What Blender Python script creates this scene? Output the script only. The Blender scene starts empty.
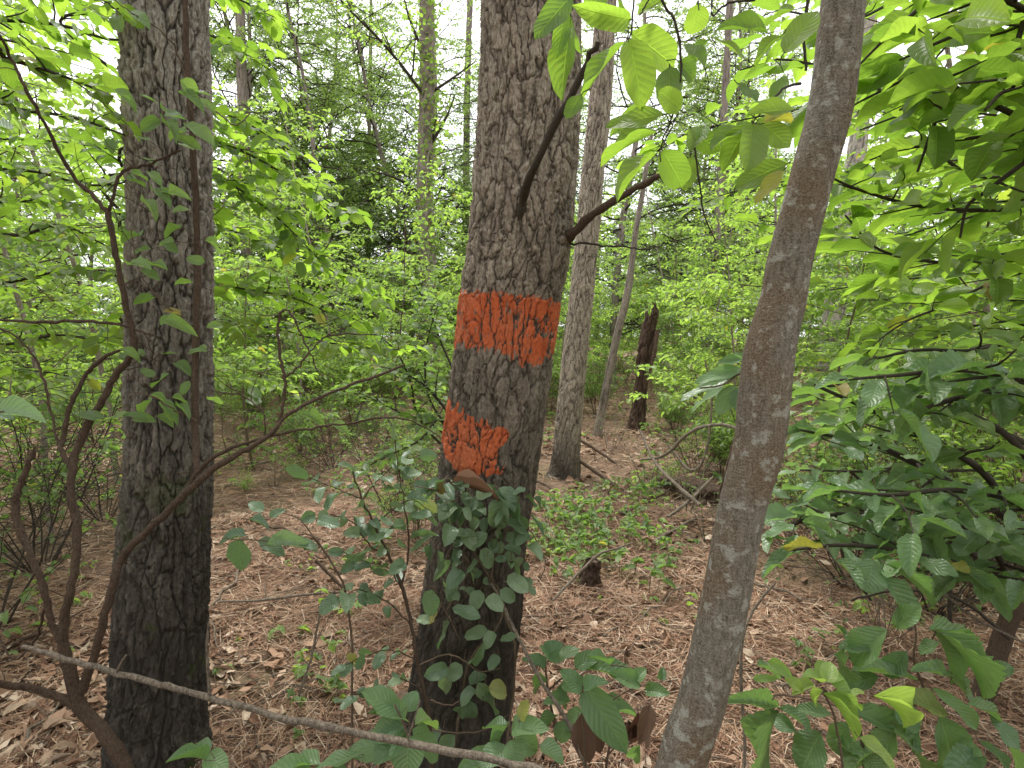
import bpy, math, random
import numpy as np

# ------------------------------------------------------------------ camera, sky, sun, exposure
S = bpy.context.scene
COL = S.collection
FPX = 569.0
PITCH = math.radians(4.9)
CAM = np.array([0.0, 0.0, 1.5])
cd = bpy.data.cameras.new('camera')
cam = bpy.data.objects.new('camera', cd)
COL.objects.link(cam)
cam.location = CAM
cam.rotation_euler = (math.radians(90) - PITCH, 0, 0)
cd.sensor_width = 36
cd.lens = 36 * FPX / 1024
cd.clip_start = 0.02
cd.clip_end = 2000
S.camera = cam

SUN_EL, SUN_AZ = math.radians(62), math.radians(-25)      # bright overcast, light a little from behind the trees
W = bpy.data.worlds.new('World')
S.world = W
W.use_nodes = True
nt = W.node_tree
for n in list(nt.nodes):
    nt.nodes.remove(n)
out = nt.nodes.new('ShaderNodeOutputWorld')
bg = nt.nodes.new('ShaderNodeBackground')
sky = nt.nodes.new('ShaderNodeTexSky')
sky.sky_type = 'NISHITA'
sky.sun_disc = False
sky.sun_elevation = SUN_EL
sky.sun_rotation = SUN_AZ
sky.air_density = 1.0
sky.dust_density = 6.0
sky.ozone_density = 1.0
hs = nt.nodes.new('ShaderNodeHueSaturation')
hs.inputs['Saturation'].default_value = 0.12              # cloud cover: the blue is gone
mx = nt.nodes.new('ShaderNodeMix')
mx.data_type = 'RGBA'
mx.inputs[0].default_value = 0.6
mx.inputs[7].default_value = (9.5, 9.7, 10.0, 1)          # even cloud deck
nt.links.new(sky.outputs[0], hs.inputs['Color'])
nt.links.new(hs.outputs[0], mx.inputs[6])
nt.links.new(mx.outputs[2], bg.inputs['Color'])
bg.inputs['Strength'].default_value = 0.12
nt.links.new(bg.outputs[0], out.inputs['Surface'])

sd = bpy.data.lights.new('sun', 'SUN')
sd.energy = 1.5
sd.angle = math.radians(14)
sd.color = (1.0, 0.96, 0.9)
sun = bpy.data.objects.new('sun', sd)
COL.objects.link(sun)
sun.rotation_euler = (math.radians(90) - SUN_EL, 0, math.pi - SUN_AZ)
sun.location = (0, 0, 30)

S.view_settings.view_transform = 'Standard'
S.view_settings.look = 'None'
S.view_settings.exposure = 1.22
S.view_settings.gamma = 1.0
S.render.engine = 'CYCLES'
S.cycles.max_bounces = 7
S.cycles.diffuse_bounces = 5
S.cycles.glossy_bounces = 2
S.cycles.transmission_bounces = 4
S.cycles.use_denoising = True
try:
    S.cycles.denoiser = 'OPENIMAGEDENOISE'
    S.cycles.denoising_input_passes = 'RGB_ALBEDO_NORMAL'
    S.cycles.denoising_prefilter = 'ACCURATE'
except Exception:
    pass
S.cycles.sample_clamp_indirect = 6

# ------------------------------------------------------------------ helpers
R = np.random.default_rng(11)
cp, sp_ = math.cos(PITCH), math.sin(PITCH)


def at(px, py, Y):
    """world point seen at a pixel of the photograph, at distance Y ahead"""
    a = (px - 512) / FPX
    b = (384 - py) / FPX
    d = np.array([a, cp + sp_ * b, -sp_ + cp * b])
    return CAM + d * (Y / d[1])


def atg(px, py, z=0.0):
    a = (px - 512) / FPX
    b = (384 - py) / FPX
    d = np.array([a, cp + sp_ * b, -sp_ + cp * b])
    return CAM + d * ((z - CAM[2]) / d[2])


def pw(w, Y):
    return w / FPX * Y / cp


def nrm(v):
    v = np.asarray(v, float)
    return v / np.maximum(np.linalg.norm(v, axis=-1, keepdims=True), 1e-9)


def hsh(ix, iy, seed):
    h = (ix.astype(np.int64) * 374761393 + iy.astype(np.int64) * 668265263 + seed * 974634777) & 0xFFFFFFFF
    h = ((h ^ (h >> 13)) * 1274126177) & 0xFFFFFFFF
    h = ((h ^ (h >> 16)) * 2246822519) & 0xFFFFFFFF
    h = (h ^ (h >> 15)) & 0xFFFFFFFF
    return h / 4294967295.0


def vn(x, y, seed=0, per=None):
    """2d value noise, -1..1"""
    x = np.asarray(x, float)
    y = np.asarray(y, float)
    ix, iy = np.floor(x), np.floor(y)
    fx, fy = x - ix, y - iy
    fx = fx * fx * (3 - 2 * fx)
    fy = fy * fy * (3 - 2 * fy)
    ix0, ix1 = ix, ix + 1
    if per:
        ix0, ix1 = ix0 % per, ix1 % per
    a, b = hsh(ix0, iy, seed), hsh(ix1, iy, seed)
    c, d = hsh(ix0, iy + 1, seed), hsh(ix1, iy + 1, seed)
    return ((a * (1 - fx) + b * fx) * (1 - fy) + (c * (1 - fx) + d * fx) * fy) * 2 - 1


def gh(x, y):
    """height of the forest floor"""
    x = np.asarray(x, float)
    y = np.asarray(y, float)
    d = np.sqrt(x * x + y * y)
    far = np.clip((d - 6) / 25, 0, 1)
    return (0.035 * vn(x * .9 + 3, y * .9, 1) + 0.02 * vn(x * 2.7, y * 2.7, 2) + 0.010 * vn(x * 9, y * 9, 3)
            + 0.005 * vn(x * 25, y * 25, 4) + far * (0.35 * vn(x * .12, y * .12, 5) + 0.1 * vn(x * .4, y * .4, 6)))


class MB:
    def __init__(s):
        s.v, s.f, s.a, s.n = [], [], [], 0
        s.m = []

    def add(s, V, F, A=None, mat=0):
        V = np.asarray(V, np.float32).reshape(-1, 3)
        F = np.asarray(F, np.int64)
        if A is None:
            A = np.zeros((len(V), 3), np.float32)
        s.v.append(V)
        s.f.append(F + s.n)
        s.a.append(np.asarray(A, np.float32).reshape(-1, 3))
        s.m.append(np.full(len(F), mat, np.int32))
        s.n += len(V)

    def build(s, name, mats, parent=None, smooth=True, loc=None):
        me = bpy.data.meshes.new(name)
        if s.n:
            V = np.concatenate(s.v)
            A = np.concatenate(s.a)
            if parent is not None:
                loc = parent.location if parent.parent is None else parent.parent.location
            if loc is not None:
                V = V - np.array(loc, np.float32)
            me.vertices.add(len(V))
            me.vertices.foreach_set('co', V.ravel())
            li = np.concatenate([f.ravel() for f in s.f])
            tot = np.concatenate([np.full(len(f), f.shape[1]) for f in s.f])
            me.loops.add(len(li))
            me.loops.foreach_set('vertex_index', li.astype(np.int32))
            me.polygons.add(len(tot))
            st = np.zeros(len(tot), np.int32)
            st[1:] = np.cumsum(tot)[:-1]
            me.polygons.foreach_set('loop_start', st)
            me.polygons.foreach_set('loop_total', tot.astype(np.int32))
            me.polygons.foreach_set('material_index', np.concatenate(s.m))
            me.polygons.foreach_set('use_smooth', np.full(len(tot), smooth))
            at_ = me.attributes.new('lf', 'FLOAT_VECTOR', 'POINT')
            at_.data.foreach_set('vector', A.ravel())
            me.update(calc_edges=True)
        for m in (mats if isinstance(mats, (list, tuple)) else [mats]):
            me.materials.append(m)
        o = bpy.data.objects.new(name, me)
        COL.objects.link(o)
        if parent is not None:
            o.parent = parent
        elif loc is not None:
            o.location = [float(c) for c in loc]
        return o


def thing(name, label, cat, loc=(0, 0, 0), group=None, rz=0.0):
    o = bpy.data.objects.new(name, None)
    COL.objects.link(o)
    o.empty_display_size = 0.1
    o.location = [float(c) for c in loc]
    o.rotation_euler = (0, 0, rz)
    return tag(o, label, cat, group)


def tag(o, label, cat, group=None, kind=None):
    o['label'] = label
    o['category'] = cat
    if group:
        o['group'] = group
    if kind:
        o['kind'] = kind
    return o


def tube(mb, pts, rad, sides=6, rnd=0.5, mat=0, cap=True):
    P = np.asarray(pts, float)
    n = len(P)
    rad = np.broadcast_to(np.asarray(rad, float), (n,))
    T = np.gradient(P, axis=0)
    T = nrm(T)
    ref = np.array([0, 0, 1.0]) if abs(T[:, 2]).mean() < .75 else np.array([1.0, 0, 0])
    A = nrm(np.cross(T, ref))
    B = np.cross(T, A)
    th = np.arange(sides) / sides * 2 * math.pi
    V = P[:, None] + rad[:, None, None] * (np.cos(th)[None, :, None] * A[:, None] + np.sin(th)[None, :, None] * B[:, None])
    i = np.arange(n - 1)[:, None] * sides
    j = np.arange(sides)[None]
    j2 = (j + 1) % sides
    F = np.stack([i + j, i + j2, i + sides + j2, i + sides + j], -1).reshape(-1, 4)
    s = np.concatenate([[0], np.cumsum(np.linalg.norm(np.diff(P, axis=0), axis=1))])
    At = np.zeros((n, sides, 3))
    At[..., 0] = .9
    At[..., 2] = rnd
    mb.add(V.reshape(-1, 3), F, At.reshape(-1, 3), mat)
    if cap and sides > 3:
        for k, c in ((0, P[0]), (n - 1, P[-1])):
            ring = V[k]
            Vc = np.vstack([ring, c[None]])
            Fc = np.array([[q, (q + 1) % sides, sides] for q in range(sides)])
            Ac = np.zeros((sides + 1, 3))
            Ac[:, 0] = .9
            Ac[:, 2] = rnd
            mb.add(Vc, Fc, Ac, mat)


def smooth_path(P, n):
    """Catmull-Rom through the points"""
    P = np.asarray(P, float)
    Q = np.vstack([2 * P[0] - P[1], P, 2 * P[-1] - P[-2]])
    u = np.linspace(0, len(P) - 1 - 1e-6, n)
    k = u.astype(int)
    t = (u - k)[:, None]
    a, b, c, d = Q[k], Q[k + 1], Q[k + 2], Q[k + 3]
    return .5 * (2 * b + (c - a) * t + (2 * a - 5 * b + 4 * c - d) * t ** 2 + (3 * b - a - 3 * c + d) * t ** 3)


# ------------------------------------------------------------------ leaves
def leaf_t(n, cross, a, b, fold=.25, droop=.15, serr=0., wave=0., seed=0, lobe=0.):
    r = np.random.default_rng(seed)
    t = np.linspace(0, 1, n)
    w = t ** a * (1 - t) ** b
    w /= w.max()
    w = w * (1 - lobe * (.5 + .5 * np.cos(t * 2 * math.pi * 3.5)))
    w[0] = .03
    w[-1] = .01
    if serr:
        w = w * (1 + serr * (np.arange(n) % 2 - .5))
    s = np.linspace(-1, 1, cross + 1)
    x = s[None] * w[:, None] * .5
    z = np.abs(x) * fold - droop * (t ** 2)[:, None] + 0 * x
    z = z + wave * np.sin(t * 9 + r.uniform(0, 6))[:, None] * s[None] * w[:, None]
    z = z + wave * .6 * (r.random(z.shape) - .5) * np.abs(s)[None]
    y = t[:, None] + 0 * x
    V = np.stack([x, y, z], -1).reshape(-1, 3)
    A = np.stack([s[None] + 0 * x, y, 0 * x], -1).reshape(-1, 3)
    c1 = cross + 1
    F = []
    for i in range(n - 1):
        for j in range(cross):
            F.append([i * c1 + j, i * c1 + j + 1, (i + 1) * c1 + j + 1, (i + 1) * c1 + j])
    return V, np.array(F), A


TM = {}
for k in range(3):
    dr = (.05, .22, .38)[k]
    fo = (.15, .4, .6)[k]
    TM['ovate', k] = leaf_t(9, 4, .5, .75, fo, dr, 0, .05, k)
    TM['ellip', k] = leaf_t(10, 4, .62, .62, fo * .7, dr * .6, 0, .05, k + 5)
    TM['round', k] = leaf_t(8, 4, .42, .5, fo * .8, dr, 0, .05, k + 9)
    TM['long', k] = leaf_t(27, 4, .75, .6, fo * .8, dr * .75, .09, .06, k + 14)
    TM['mid', k] = leaf_t(5, 2, .5, .65, fo, dr, 0, .03, k)
    TM['low', k] = leaf_t(4, 1, .5, .6, 0, dr * .5, 0, 0, k)
    TM['lit', k] = leaf_t(13, 4, (.55, .7, .6)[k], (.55, .7, .8)[k], -.45 + .45 * k, -.22 + .22 * k, 0, .05, k + 30, (.55, 0, .12)[k])


class LB:
    def __init__(s):
        s.P, s.D, s.N, s.L, s.W, s.R = [], [], [], [], [], []

    def add(s, P, D, N, L, Wd, rnd):
        s.P.append(P)
        s.D.append(D)
        s.N.append(N)
        s.L.append(L)
        s.W.append(Wd)
        s.R.append(rnd)

    def to(s, mb, kind, rng, mat=0):
        if not s.P:
            return
        P, D, N = np.array(s.P, float), nrm(s.D), np.array(s.N, float)
        L, Wd, Rn = np.array(s.L, float), np.array(s.W, float), np.array(s.R, float)
        X = nrm(np.cross(D, N))
        Z = np.cross(X, D)
        var = rng.integers(0, 3, len(P))
        for k in range(3):
            m = var == k
            if not m.any():
                continue
            V, F, A = TM[kind, k]
            vv = (P[m][:, None] + V[None, :, 0:1] * Wd[m][:, None, None] * X[m][:, None]
                  + V[None, :, 1:2] * L[m][:, None, None] * D[m][:, None]
                  + V[None, :, 2:3] * L[m][:, None, None] * Z[m][:, None])
            n, nv = vv.shape[:2]
            FF = F[None] + (np.arange(n) * nv)[:, None, None]
            AA = np.broadcast_to(A[None], (n, nv, 3)).copy()
            AA[..., 2] = Rn[m][:, None]
            mb.add(vv.reshape(-1, 3), FF.reshape(-1, 4), AA.reshape(-1, 3), mat)


UP = np.array([0, 0, 1.0])


def grow(rng, p, d, L, n, wander=.15, lift=0.0):
    pts = [np.array(p, float)]
    d = nrm(d)
    for i in range(n):
        d = nrm(d + rng.normal(0, wander, 3) + UP * lift)
        pts.append(pts[-1] + d * L / n)
    return np.array(pts)


def leafy(rng, LBx, MBx, pts, lp, f0=.1):
    """alternate leaves along a twig"""
    seg = np.linalg.norm(np.diff(pts, axis=0), axis=1)
    s = np.concatenate([[0], np.cumsum(seg)])
    tot = s[-1]
    q = tot * f0 + lp['sp'] * rng.random()
    side = 1
    while q < tot + 1e-6:
        i = min(np.searchsorted(s, q) - 1, len(seg) - 1)
        i = max(i, 0)
        t = (q - s[i]) / max(seg[i], 1e-6)
        p = pts[i] * (1 - t) + pts[i + 1] * t
        d = nrm(pts[i + 1] - pts[i])
        sd_ = nrm(np.cross(d, UP) + 1e-3)
        end = q > tot - lp['sp']
        a = rng.uniform(.0, .5) if end else rng.uniform(.7, 1.3)
        dl = d * math.cos(a) + sd_ * side * math.sin(a) - UP * rng.uniform(lp.get('d0', 0.0), lp.get('d1', .6)) + rng.normal(0, .12, 3)
        N = UP * lp.get('up', 1.) + rng.normal(0, lp.get('tilt', .35), 3)
        L = lp['L'] * rng.uniform(.6, 1.15)
        dl = nrm(dl)
        pet = lp.get('pet', .12) * L
        if MBx is not None and lp.get('ptube'):
            tube(MBx, [p, p + dl * pet], [.0011, .0008], 3, .9, 0, False)
        LBx.add(p + dl * pet, dl, N, L, L * lp['w'] * rng.uniform(.85, 1.15), rng.random())
        side = -side
        q += lp['sp'] * rng.uniform(.7, 1.3)


def spray(rng, tb, lb, pts, r0, lp, level, sub, spacing, sides=5, f0=.2, flat=.25):
    """a branch (given as points) with alternate side branches and leaves"""
    n = len(pts)
    rr = np.linspace(r0, max(r0 * .3, lp.get('rmin', .0012)), n)
    tube(tb, pts, rr, sides, rng.random(), 0, sides > 4)
    if level <= lp.get('leaflevel', 1):
        leafy(rng, lb, tb, pts, lp, f0 if level == 0 else max(f0, .35))
    if level > 0:
        seg = np.linalg.norm(np.diff(pts, axis=0), axis=1)
        s = np.concatenate([[0], np.cumsum(seg)])
        tot = s[-1]
        q = tot * f0 + spacing * rng.random()
        side = 1 if rng.random() < .5 else -1
        while q < tot * .98:
            i = max(min(np.searchsorted(s, q) - 1, len(seg) - 1), 0)
            t = (q - s[i]) / seg[i]
            p = pts[i] * (1 - t) + pts[i + 1] * t
            d = nrm(pts[i + 1] - pts[i])
            sd_ = nrm(np.cross(d, UP) + 1e-3)
            a = rng.uniform(.6, 1.15)
            dd = d * math.cos(a) + sd_ * side * math.sin(a) + UP * rng.normal(.05, flat)
            L = sub * (1 - .55 * q / tot) * rng.uniform(.6, 1.2)
            np_ = grow(rng, p, dd, L, 4 if level == 1 else 6, .12, -.02)
            spray(rng, tb, lb, np_, rr[i] * .6, lp, level - 1, L * .5, spacing * .6, max(3, sides - 1), .12, flat)
            side = -side
            q += spacing * rng.uniform(.6, 1.4)


# ------------------------------------------------------------------ materials
def mat(name):
    m = bpy.data.materials.new(name)
    m.use_nodes = True
    t = m.node_tree
    for n in list(t.nodes):
        t.nodes.remove(n)
    return m, t


def N_(t, typ, **k):
    n = t.nodes.new(typ)
    for a, b in k.items():
        setattr(n, a, b)
    return n


def ramp(t, fac, stops):
    r = N_(t, 'ShaderNodeValToRGB')
    while len(r.color_ramp.elements) < len(stops):
        r.color_ramp.elements.new(.5)
    for e, (p, c) in zip(r.color_ramp.elements, stops):
        e.position = p
        e.color = (*c, 1)
    if fac is not None:
        t.links.new(fac, r.inputs[0])
    return r.outputs[0]


def noise(t, vec, scale, detail=4, rough=.6, dist=0):
    n = N_(t, 'ShaderNodeTexNoise')
    n.inputs['Scale'].default_value = scale
    n.inputs['Detail'].default_value = detail
    n.inputs['Roughness'].default_value = rough
    n.inputs['Distortion'].default_value = dist
    if vec is not None:
        t.links.new(vec, n.inputs['Vector'])
    return n.outputs['Fac']


def mixc(t, f, a, b, mode='MIX'):
    m = N_(t, 'ShaderNodeMix', data_type='RGBA', blend_type=mode)
    for idx, v in ((0, f), (6, a), (7, b)):
        if isinstance(v, (int, float)):
            m.inputs[idx].default_value = v
        elif isinstance(v, tuple):
            m.inputs[idx].default_value = (*v, 1)
        else:
            t.links.new(v, m.inputs[idx])
    return m.outputs[2]


def mth(t, op, a, b=None, c=None, clamp=False):
    m = N_(t, 'ShaderNodeMath', operation=op)
    m.use_clamp = clamp
    for i, v in enumerate((a, b, c)):
        if v is None:
            continue
        if isinstance(v, (int, float)):
            m.inputs[i].default_value = v
        else:
            t.links.new(v, m.inputs[i])
    return m.outputs[0]


def attr(t):
    a = N_(t, 'ShaderNodeAttribute', attribute_name='lf')
    s = N_(t, 'ShaderNodeSeparateXYZ')
    t.links.new(a.outputs['Vector'], s.inputs[0])
    return s.outputs


def leaf_mat(name, ca, cb, cc, trans=.45, rough=.45, veins=True, ribs=.45, tcol=(.9, 1.15, .35), spots=False, spec=.5):
    m, t = mat(name)
    s = attr(t)
    o = N_(t, 'ShaderNodeOutputMaterial')
    geo = N_(t, 'ShaderNodeNewGeometry')
    oi = N_(t, 'ShaderNodeObjectInfo')
    rv = mth(t, 'FRACT', mth(t, 'ADD', s[2], mth(t, 'MULTIPLY', oi.outputs['Random'], .35)))
    col = ramp(t, rv, [(0, ca), (.5, cb), (.98, cc), (.995, (.30, .27, .07)), (1, (.24, .15, .05))])
    nz = noise(t, geo.outputs['Position'], 45, 3, .6)
    col = mixc(t, mth(t, 'MULTIPLY', nz, .35), col, tuple(x * .6 for x in cb))
    if spots:
        sp = noise(t, geo.outputs['Position'], 160, 2, .5)
        f = mth(t, 'MULTIPLY', mth(t, 'GREATER_THAN', sp, .72), .7)
        col = mixc(t, f, col, (.20, .15, .04))
    bump = None
    if veins:
        absx = mth(t, 'ABSOLUTE', s[0])
        q = mth(t, 'SUBTRACT', mth(t, 'MULTIPLY', s[1], 9.0), mth(t, 'MULTIPLY', absx, 2.6))
        tri = mth(t, 'ABSOLUTE', mth(t, 'SUBTRACT', mth(t, 'FRACT', q), .5))
        side = mth(t, 'MULTIPLY', mth(t, 'SUBTRACT', .07, tri, clamp=True), 12.0, clamp=True)
        rib = mth(t, 'MULTIPLY', mth(t, 'SUBTRACT', .06, absx, clamp=True), 18.0, clamp=True)
        v = mth(t, 'MAXIMUM', mth(t, 'MULTIPLY', side, .5), rib)
        col = mixc(t, mth(t, 'MULTIPLY', v, .38), col, tuple(min(1, x * 1.7 + .02) for x in cb))
        bump = N_(t, 'ShaderNodeBump')
        bump.inputs['Strength'].default_value = .55
        bump.inputs['Distance'].default_value = .004
        h = mth(t, 'ADD', mth(t, 'MULTIPLY', v, -1.0), mth(t, 'MULTIPLY', tri, ribs))
        h = mth(t, 'ADD', h, mth(t, 'MULTIPLY', nz, 1.2))
        t.links.new(h, bump.inputs['Height'])
    b = N_(t, 'ShaderNodeBsdfPrincipled')
    t.links.new(col, b.inputs['Base Color'])
    b.inputs['Roughness'].default_value = rough
    b.inputs['Specular IOR Level'].default_value = spec
    tr = N_(t, 'ShaderNodeBsdfTranslucent')
    tc = mixc(t, 1.0, col, tcol, 'MULTIPLY')
    tc = mixc(t, 1.0, tc, (2.2, 2.2, 2.2), 'MULTIPLY')
    t.links.new(tc, tr.inputs['Color'])
    if bump:
        t.links.new(bump.outputs[0], b.inputs['Normal'])
        t.links.new(bump.outputs[0], tr.inputs['Normal'])
    ms = N_(t, 'ShaderNodeMixShader')
    ms.inputs[0].default_value = trans
    t.links.new(b.outputs[0], ms.inputs[1])
    t.links.new(tr.outputs[0], ms.inputs[2])
    t.links.new(ms.outputs[0], o.inputs['Surface'])
    return m


M = {}
M['bright'] = leaf_mat('leaf_bright', (.095, .16, .038), (.14, .215, .05), (.21, .295, .07), .62, .42, tcol=(1.05, 1.12, .46), spots=True)
M['green'] = leaf_mat('leaf_green', (.09, .145, .052), (.13, .20, .07), (.19, .265, .10), .48, .38, tcol=(1.02, 1.12, .5))
M['dull'] = leaf_mat('leaf_dull', (.10, .165, .085), (.145, .22, .115), (.20, .285, .15), .38, .34, tcol=(.95, 1.1, .5))
M['big'] = leaf_mat('leaf_big', (.095, .165, .08), (.13, .205, .10), (.17, .26, .12), .34, .36, tcol=(1., 1.15, .45), spots=True, ribs=.9)
M['fresh'] = leaf_mat('leaf_fresh', (.16, .25, .075), (.20, .30, .09), (.27, .35, .12), .45, .42, tcol=(1.05, 1.1, .45))
M['vine'] = leaf_mat('leaf_vine', (.085, .135, .08), (.125, .185, .105), (.20, .26, .155), .24, .30, tcol=(.9, 1.1, .5))
M['far'] = leaf_mat('leaf_far', (.15, .215, .065), (.205, .285, .09), (.28, .36, .14), .55, .5, veins=False, tcol=(1.0, 1.12, .48))
M['fard'] = leaf_mat('leaf_fardark', (.11, .16, .06), (.15, .205, .08), (.20, .26, .11), .52, .5, veins=False, tcol=(1.0, 1.12, .5))
M['dead'] = leaf_mat('leaf_dead', (.05, .03, .02), (.09, .05, .035), (.16, .10, .07), .15, .7, tcol=(1, .7, .5), spec=.2)


def bark_mat(name, plate, plate2, crack, char=(.066, .055, .047), bump=.6, scale=1.0, paint=False, moss=.0):
    """lf = (height of the bark 0..1, char, paint)"""
    m, t = mat(name)
    s = attr(t)
    o = N_(t, 'ShaderNodeOutputMaterial')
    tc = N_(t, 'ShaderNodeTexCoord')
    mp = N_(t, 'ShaderNodeMapping')
    mp.inputs['Scale'].default_value = (1, 1, .35)
    t.links.new(tc.outputs['Object'], mp.inputs[0])
    n1 = noise(t, mp.outputs[0], 30 * scale, 6, .75)
    n2 = noise(t, mp.outputs[0], 150 * scale, 5, .8)
    n3 = noise(t, tc.outputs['Object'], 5, 3, .6)
    col = mixc(t, ramp(t, n1, [(.35, (0, 0, 0)), (.65, (1, 1, 1))]), plate, plate2)
    col = mixc(t, mth(t, 'MULTIPLY', ramp(t, n2, [(.42, (0, 0, 0)), (.64, (1, 1, 1))]), .7), col, tuple(min(.7, x * 1.7 + .02) for x in plate))
    col = mixc(t, mth(t, 'MULTIPLY', ramp(t, n2, [(.3, (1, 1, 1)), (.46, (0, 0, 0))]), .6), col, crack)
    ck = mth(t, 'SUBTRACT', 1.0, s[0], clamp=True)
    col = mixc(t, mth(t, 'POWER', ck, 1.5), col, crack)
    chf = mth(t, 'MULTIPLY', s[1], mth(t, 'ADD', .55, mth(t, 'MULTIPLY', n1, .8)), clamp=True)
    col = mixc(t, chf, col, char)
    if moss:
        mf = mth(t, 'MULTIPLY', mth(t, 'GREATER_THAN', mth(t, 'ADD', n3, mth(t, 'MULTIPLY', n2, .25)), .74), moss)
        mf = mth(t, 'MULTIPLY', mf, s[1])
        col = mixc(t, mf, col, (.07, .10, .02))
    rgh = .88
    b = N_(t, 'ShaderNodeBsdfPrincipled')
    if paint:
        pc = mixc(t, n2, (.62, .10, .036), (.80, .21, .08))
        pc = mixc(t, ramp(t, n1, [(.5, (0, 0, 0)), (.75, (.7, .7, .7))]), pc, (.28, .05, .025))
        pc = mixc(t, ramp(t, n3, [(.35, (0, 0, 0)), (.7, (.6, .6, .6))]), pc, (.66, .26, .14))
        pf = mth(t, 'MULTIPLY', s[2], ramp(t, mth(t, 'ADD', mth(t, 'MULTIPLY', s[0], .55), mth(t, 'MULTIPLY', n2, .5)), [(.37, (0, 0, 0)), (.5, (1, 1, 1))]), clamp=True)
        pf = mth(t, 'MULTIPLY', pf, ramp(t, n1, [(.30, (.15, .15, .15)), (.42, (1, 1, 1))]))
        col = mixc(t, pf, col, pc)
        rg = mth(t, 'SUBTRACT', .88, mth(t, 'MULTIPLY', pf, .3))
        t.links.new(rg, b.inputs['Roughness'])
    else:
        b.inputs['Roughness'].default_value = rgh
    b.inputs['Specular IOR Level'].default_value = .12
    t.links.new(col, b.inputs['Base Color'])
    bp = N_(t, 'ShaderNodeBump')
    bp.inputs['Strength'].default_value = bump
    bp.inputs['Distance'].default_value = .012
    t.links.new(mth(t, 'ADD', mth(t, 'MULTIPLY', n1, 1.2), n2), bp.inputs['Height'])
    t.links.new(bp.outputs[0], b.inputs['Normal'])
    t.links.new(b.outputs[0], o.inputs['Surface'])
    return m


M['pine'] = bark_mat('pine_bark', (.50, .42, .35), (.24, .19, .155), (.028, .021, .018), bump=1.0, moss=.5)
M['pinep'] = bark_mat('pine_bark_painted', (.47, .365, .295), (.22, .16, .125), (.028, .02, .016), bump=1.0, paint=True)
M['farbark'] = bark_mat('far_bark', (.26, .215, .18), (.15, .12, .10), (.06, .048, .04), scale=.7)
M['twig'] = bark_mat('twig_bark', (.12, .085, .06), (.075, .052, .038), (.10, .07, .05), scale=3, bump=.4)
M['twigd'] = bark_mat('dark_twig', (.05, .04, .03), (.03, .024, .02), (.04, .03, .025), scale=3, bump=.4)
M['stem'] = bark_mat('shrub_stem', (.10, .065, .045), (.055, .038, .028), (.05, .035, .025), scale=2.0, bump=.8)
M['pale'] = bark_mat('pale_dead_wood', (.25, .20, .155), (.10, .08, .062), (.08, .06, .045), scale=1.2, bump=1.)
M['snag'] = bark_mat('snag_wood', (.12, .075, .055), (.055, .036, .028), (.03, .02, .015), scale=1, bump=1.0)


def grey_bark():
    m, t = mat('smooth_grey_bark')
    o = N_(t, 'ShaderNodeOutputMaterial')
    tc = N_(t, 'ShaderNodeTexCoord')
    mp = N_(t, 'ShaderNodeMapping')
    mp.inputs['Scale'].default_value = (1, 1, .3)
    t.links.new(tc.outputs['Object'], mp.inputs[0])
    mp2 = N_(t, 'ShaderNodeMapping')
    mp2.inputs['Scale'].default_value = (1, 1, 3.5)
    t.links.new(tc.outputs['Object'], mp2.inputs[0])
    st = noise(t, mp.outputs[0], 110, 5, .7)
    big = noise(t, tc.outputs['Object'], 7, 4, .6)
    mid = noise(t, tc.outputs['Object'], 28, 4, .65)
    fine = noise(t, tc.outputs['Object'], 260, 4, .7)
    lent = noise(t, mp2.outputs[0], 55, 3, .6)
    col = mixc(t, ramp(t, st, [(.35, (0, 0, 0)), (.65, (1, 1, 1))]), (.10, .083, .066), (.24, .21, .175))
    col = mixc(t, mth(t, 'MULTIPLY', ramp(t, big, [(.42, (0, 0, 0)), (.58, (1, 1, 1))]), .8), col, (.15, .10, .062))
    col = mixc(t, mth(t, 'MULTIPLY', ramp(t, mid, [(.54, (0, 0, 0)), (.62, (1, 1, 1))]), .75), col, (.38, .38, .34))
    col = mixc(t, mth(t, 'MULTIPLY', ramp(t, fine, [(.5, (0, 0, 0)), (.66, (1, 1, 1))]), .55), col, (.34, .30, .25))
    col = mixc(t, mth(t, 'MULTIPLY', ramp(t, fine, [(.34, (1, 1, 1)), (.46, (0, 0, 0))]), .6), col, (.06, .045, .035))
    col = mixc(t, mth(t, 'MULTIPLY', ramp(t, lent, [(.62, (0, 0, 0)), (.7, (1, 1, 1))]), .5), col, (.06, .045, .035))
    b = N_(t, 'ShaderNodeBsdfPrincipled')
    b.inputs['Roughness'].default_value = .8
    b.inputs['Specular IOR Level'].default_value = .15
    t.links.new(col, b.inputs['Base Color'])
    bp = N_(t, 'ShaderNodeBump')
    bp.inputs['Strength'].default_value = 1
    bp.inputs['Distance'].default_value = .005
    h = mth(t, 'ADD', mth(t, 'ADD', st, mth(t, 'MULTIPLY', fine, .5)), mth(t, 'MULTIPLY', lent, .8))
    t.links.new(h, bp.inputs['Height'])
    t.links.new(bp.outputs[0], b.inputs['Normal'])
    t.links.new(b.outputs[0], o.inputs['Surface'])
    return m


M['grey'] = grey_bark()


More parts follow.
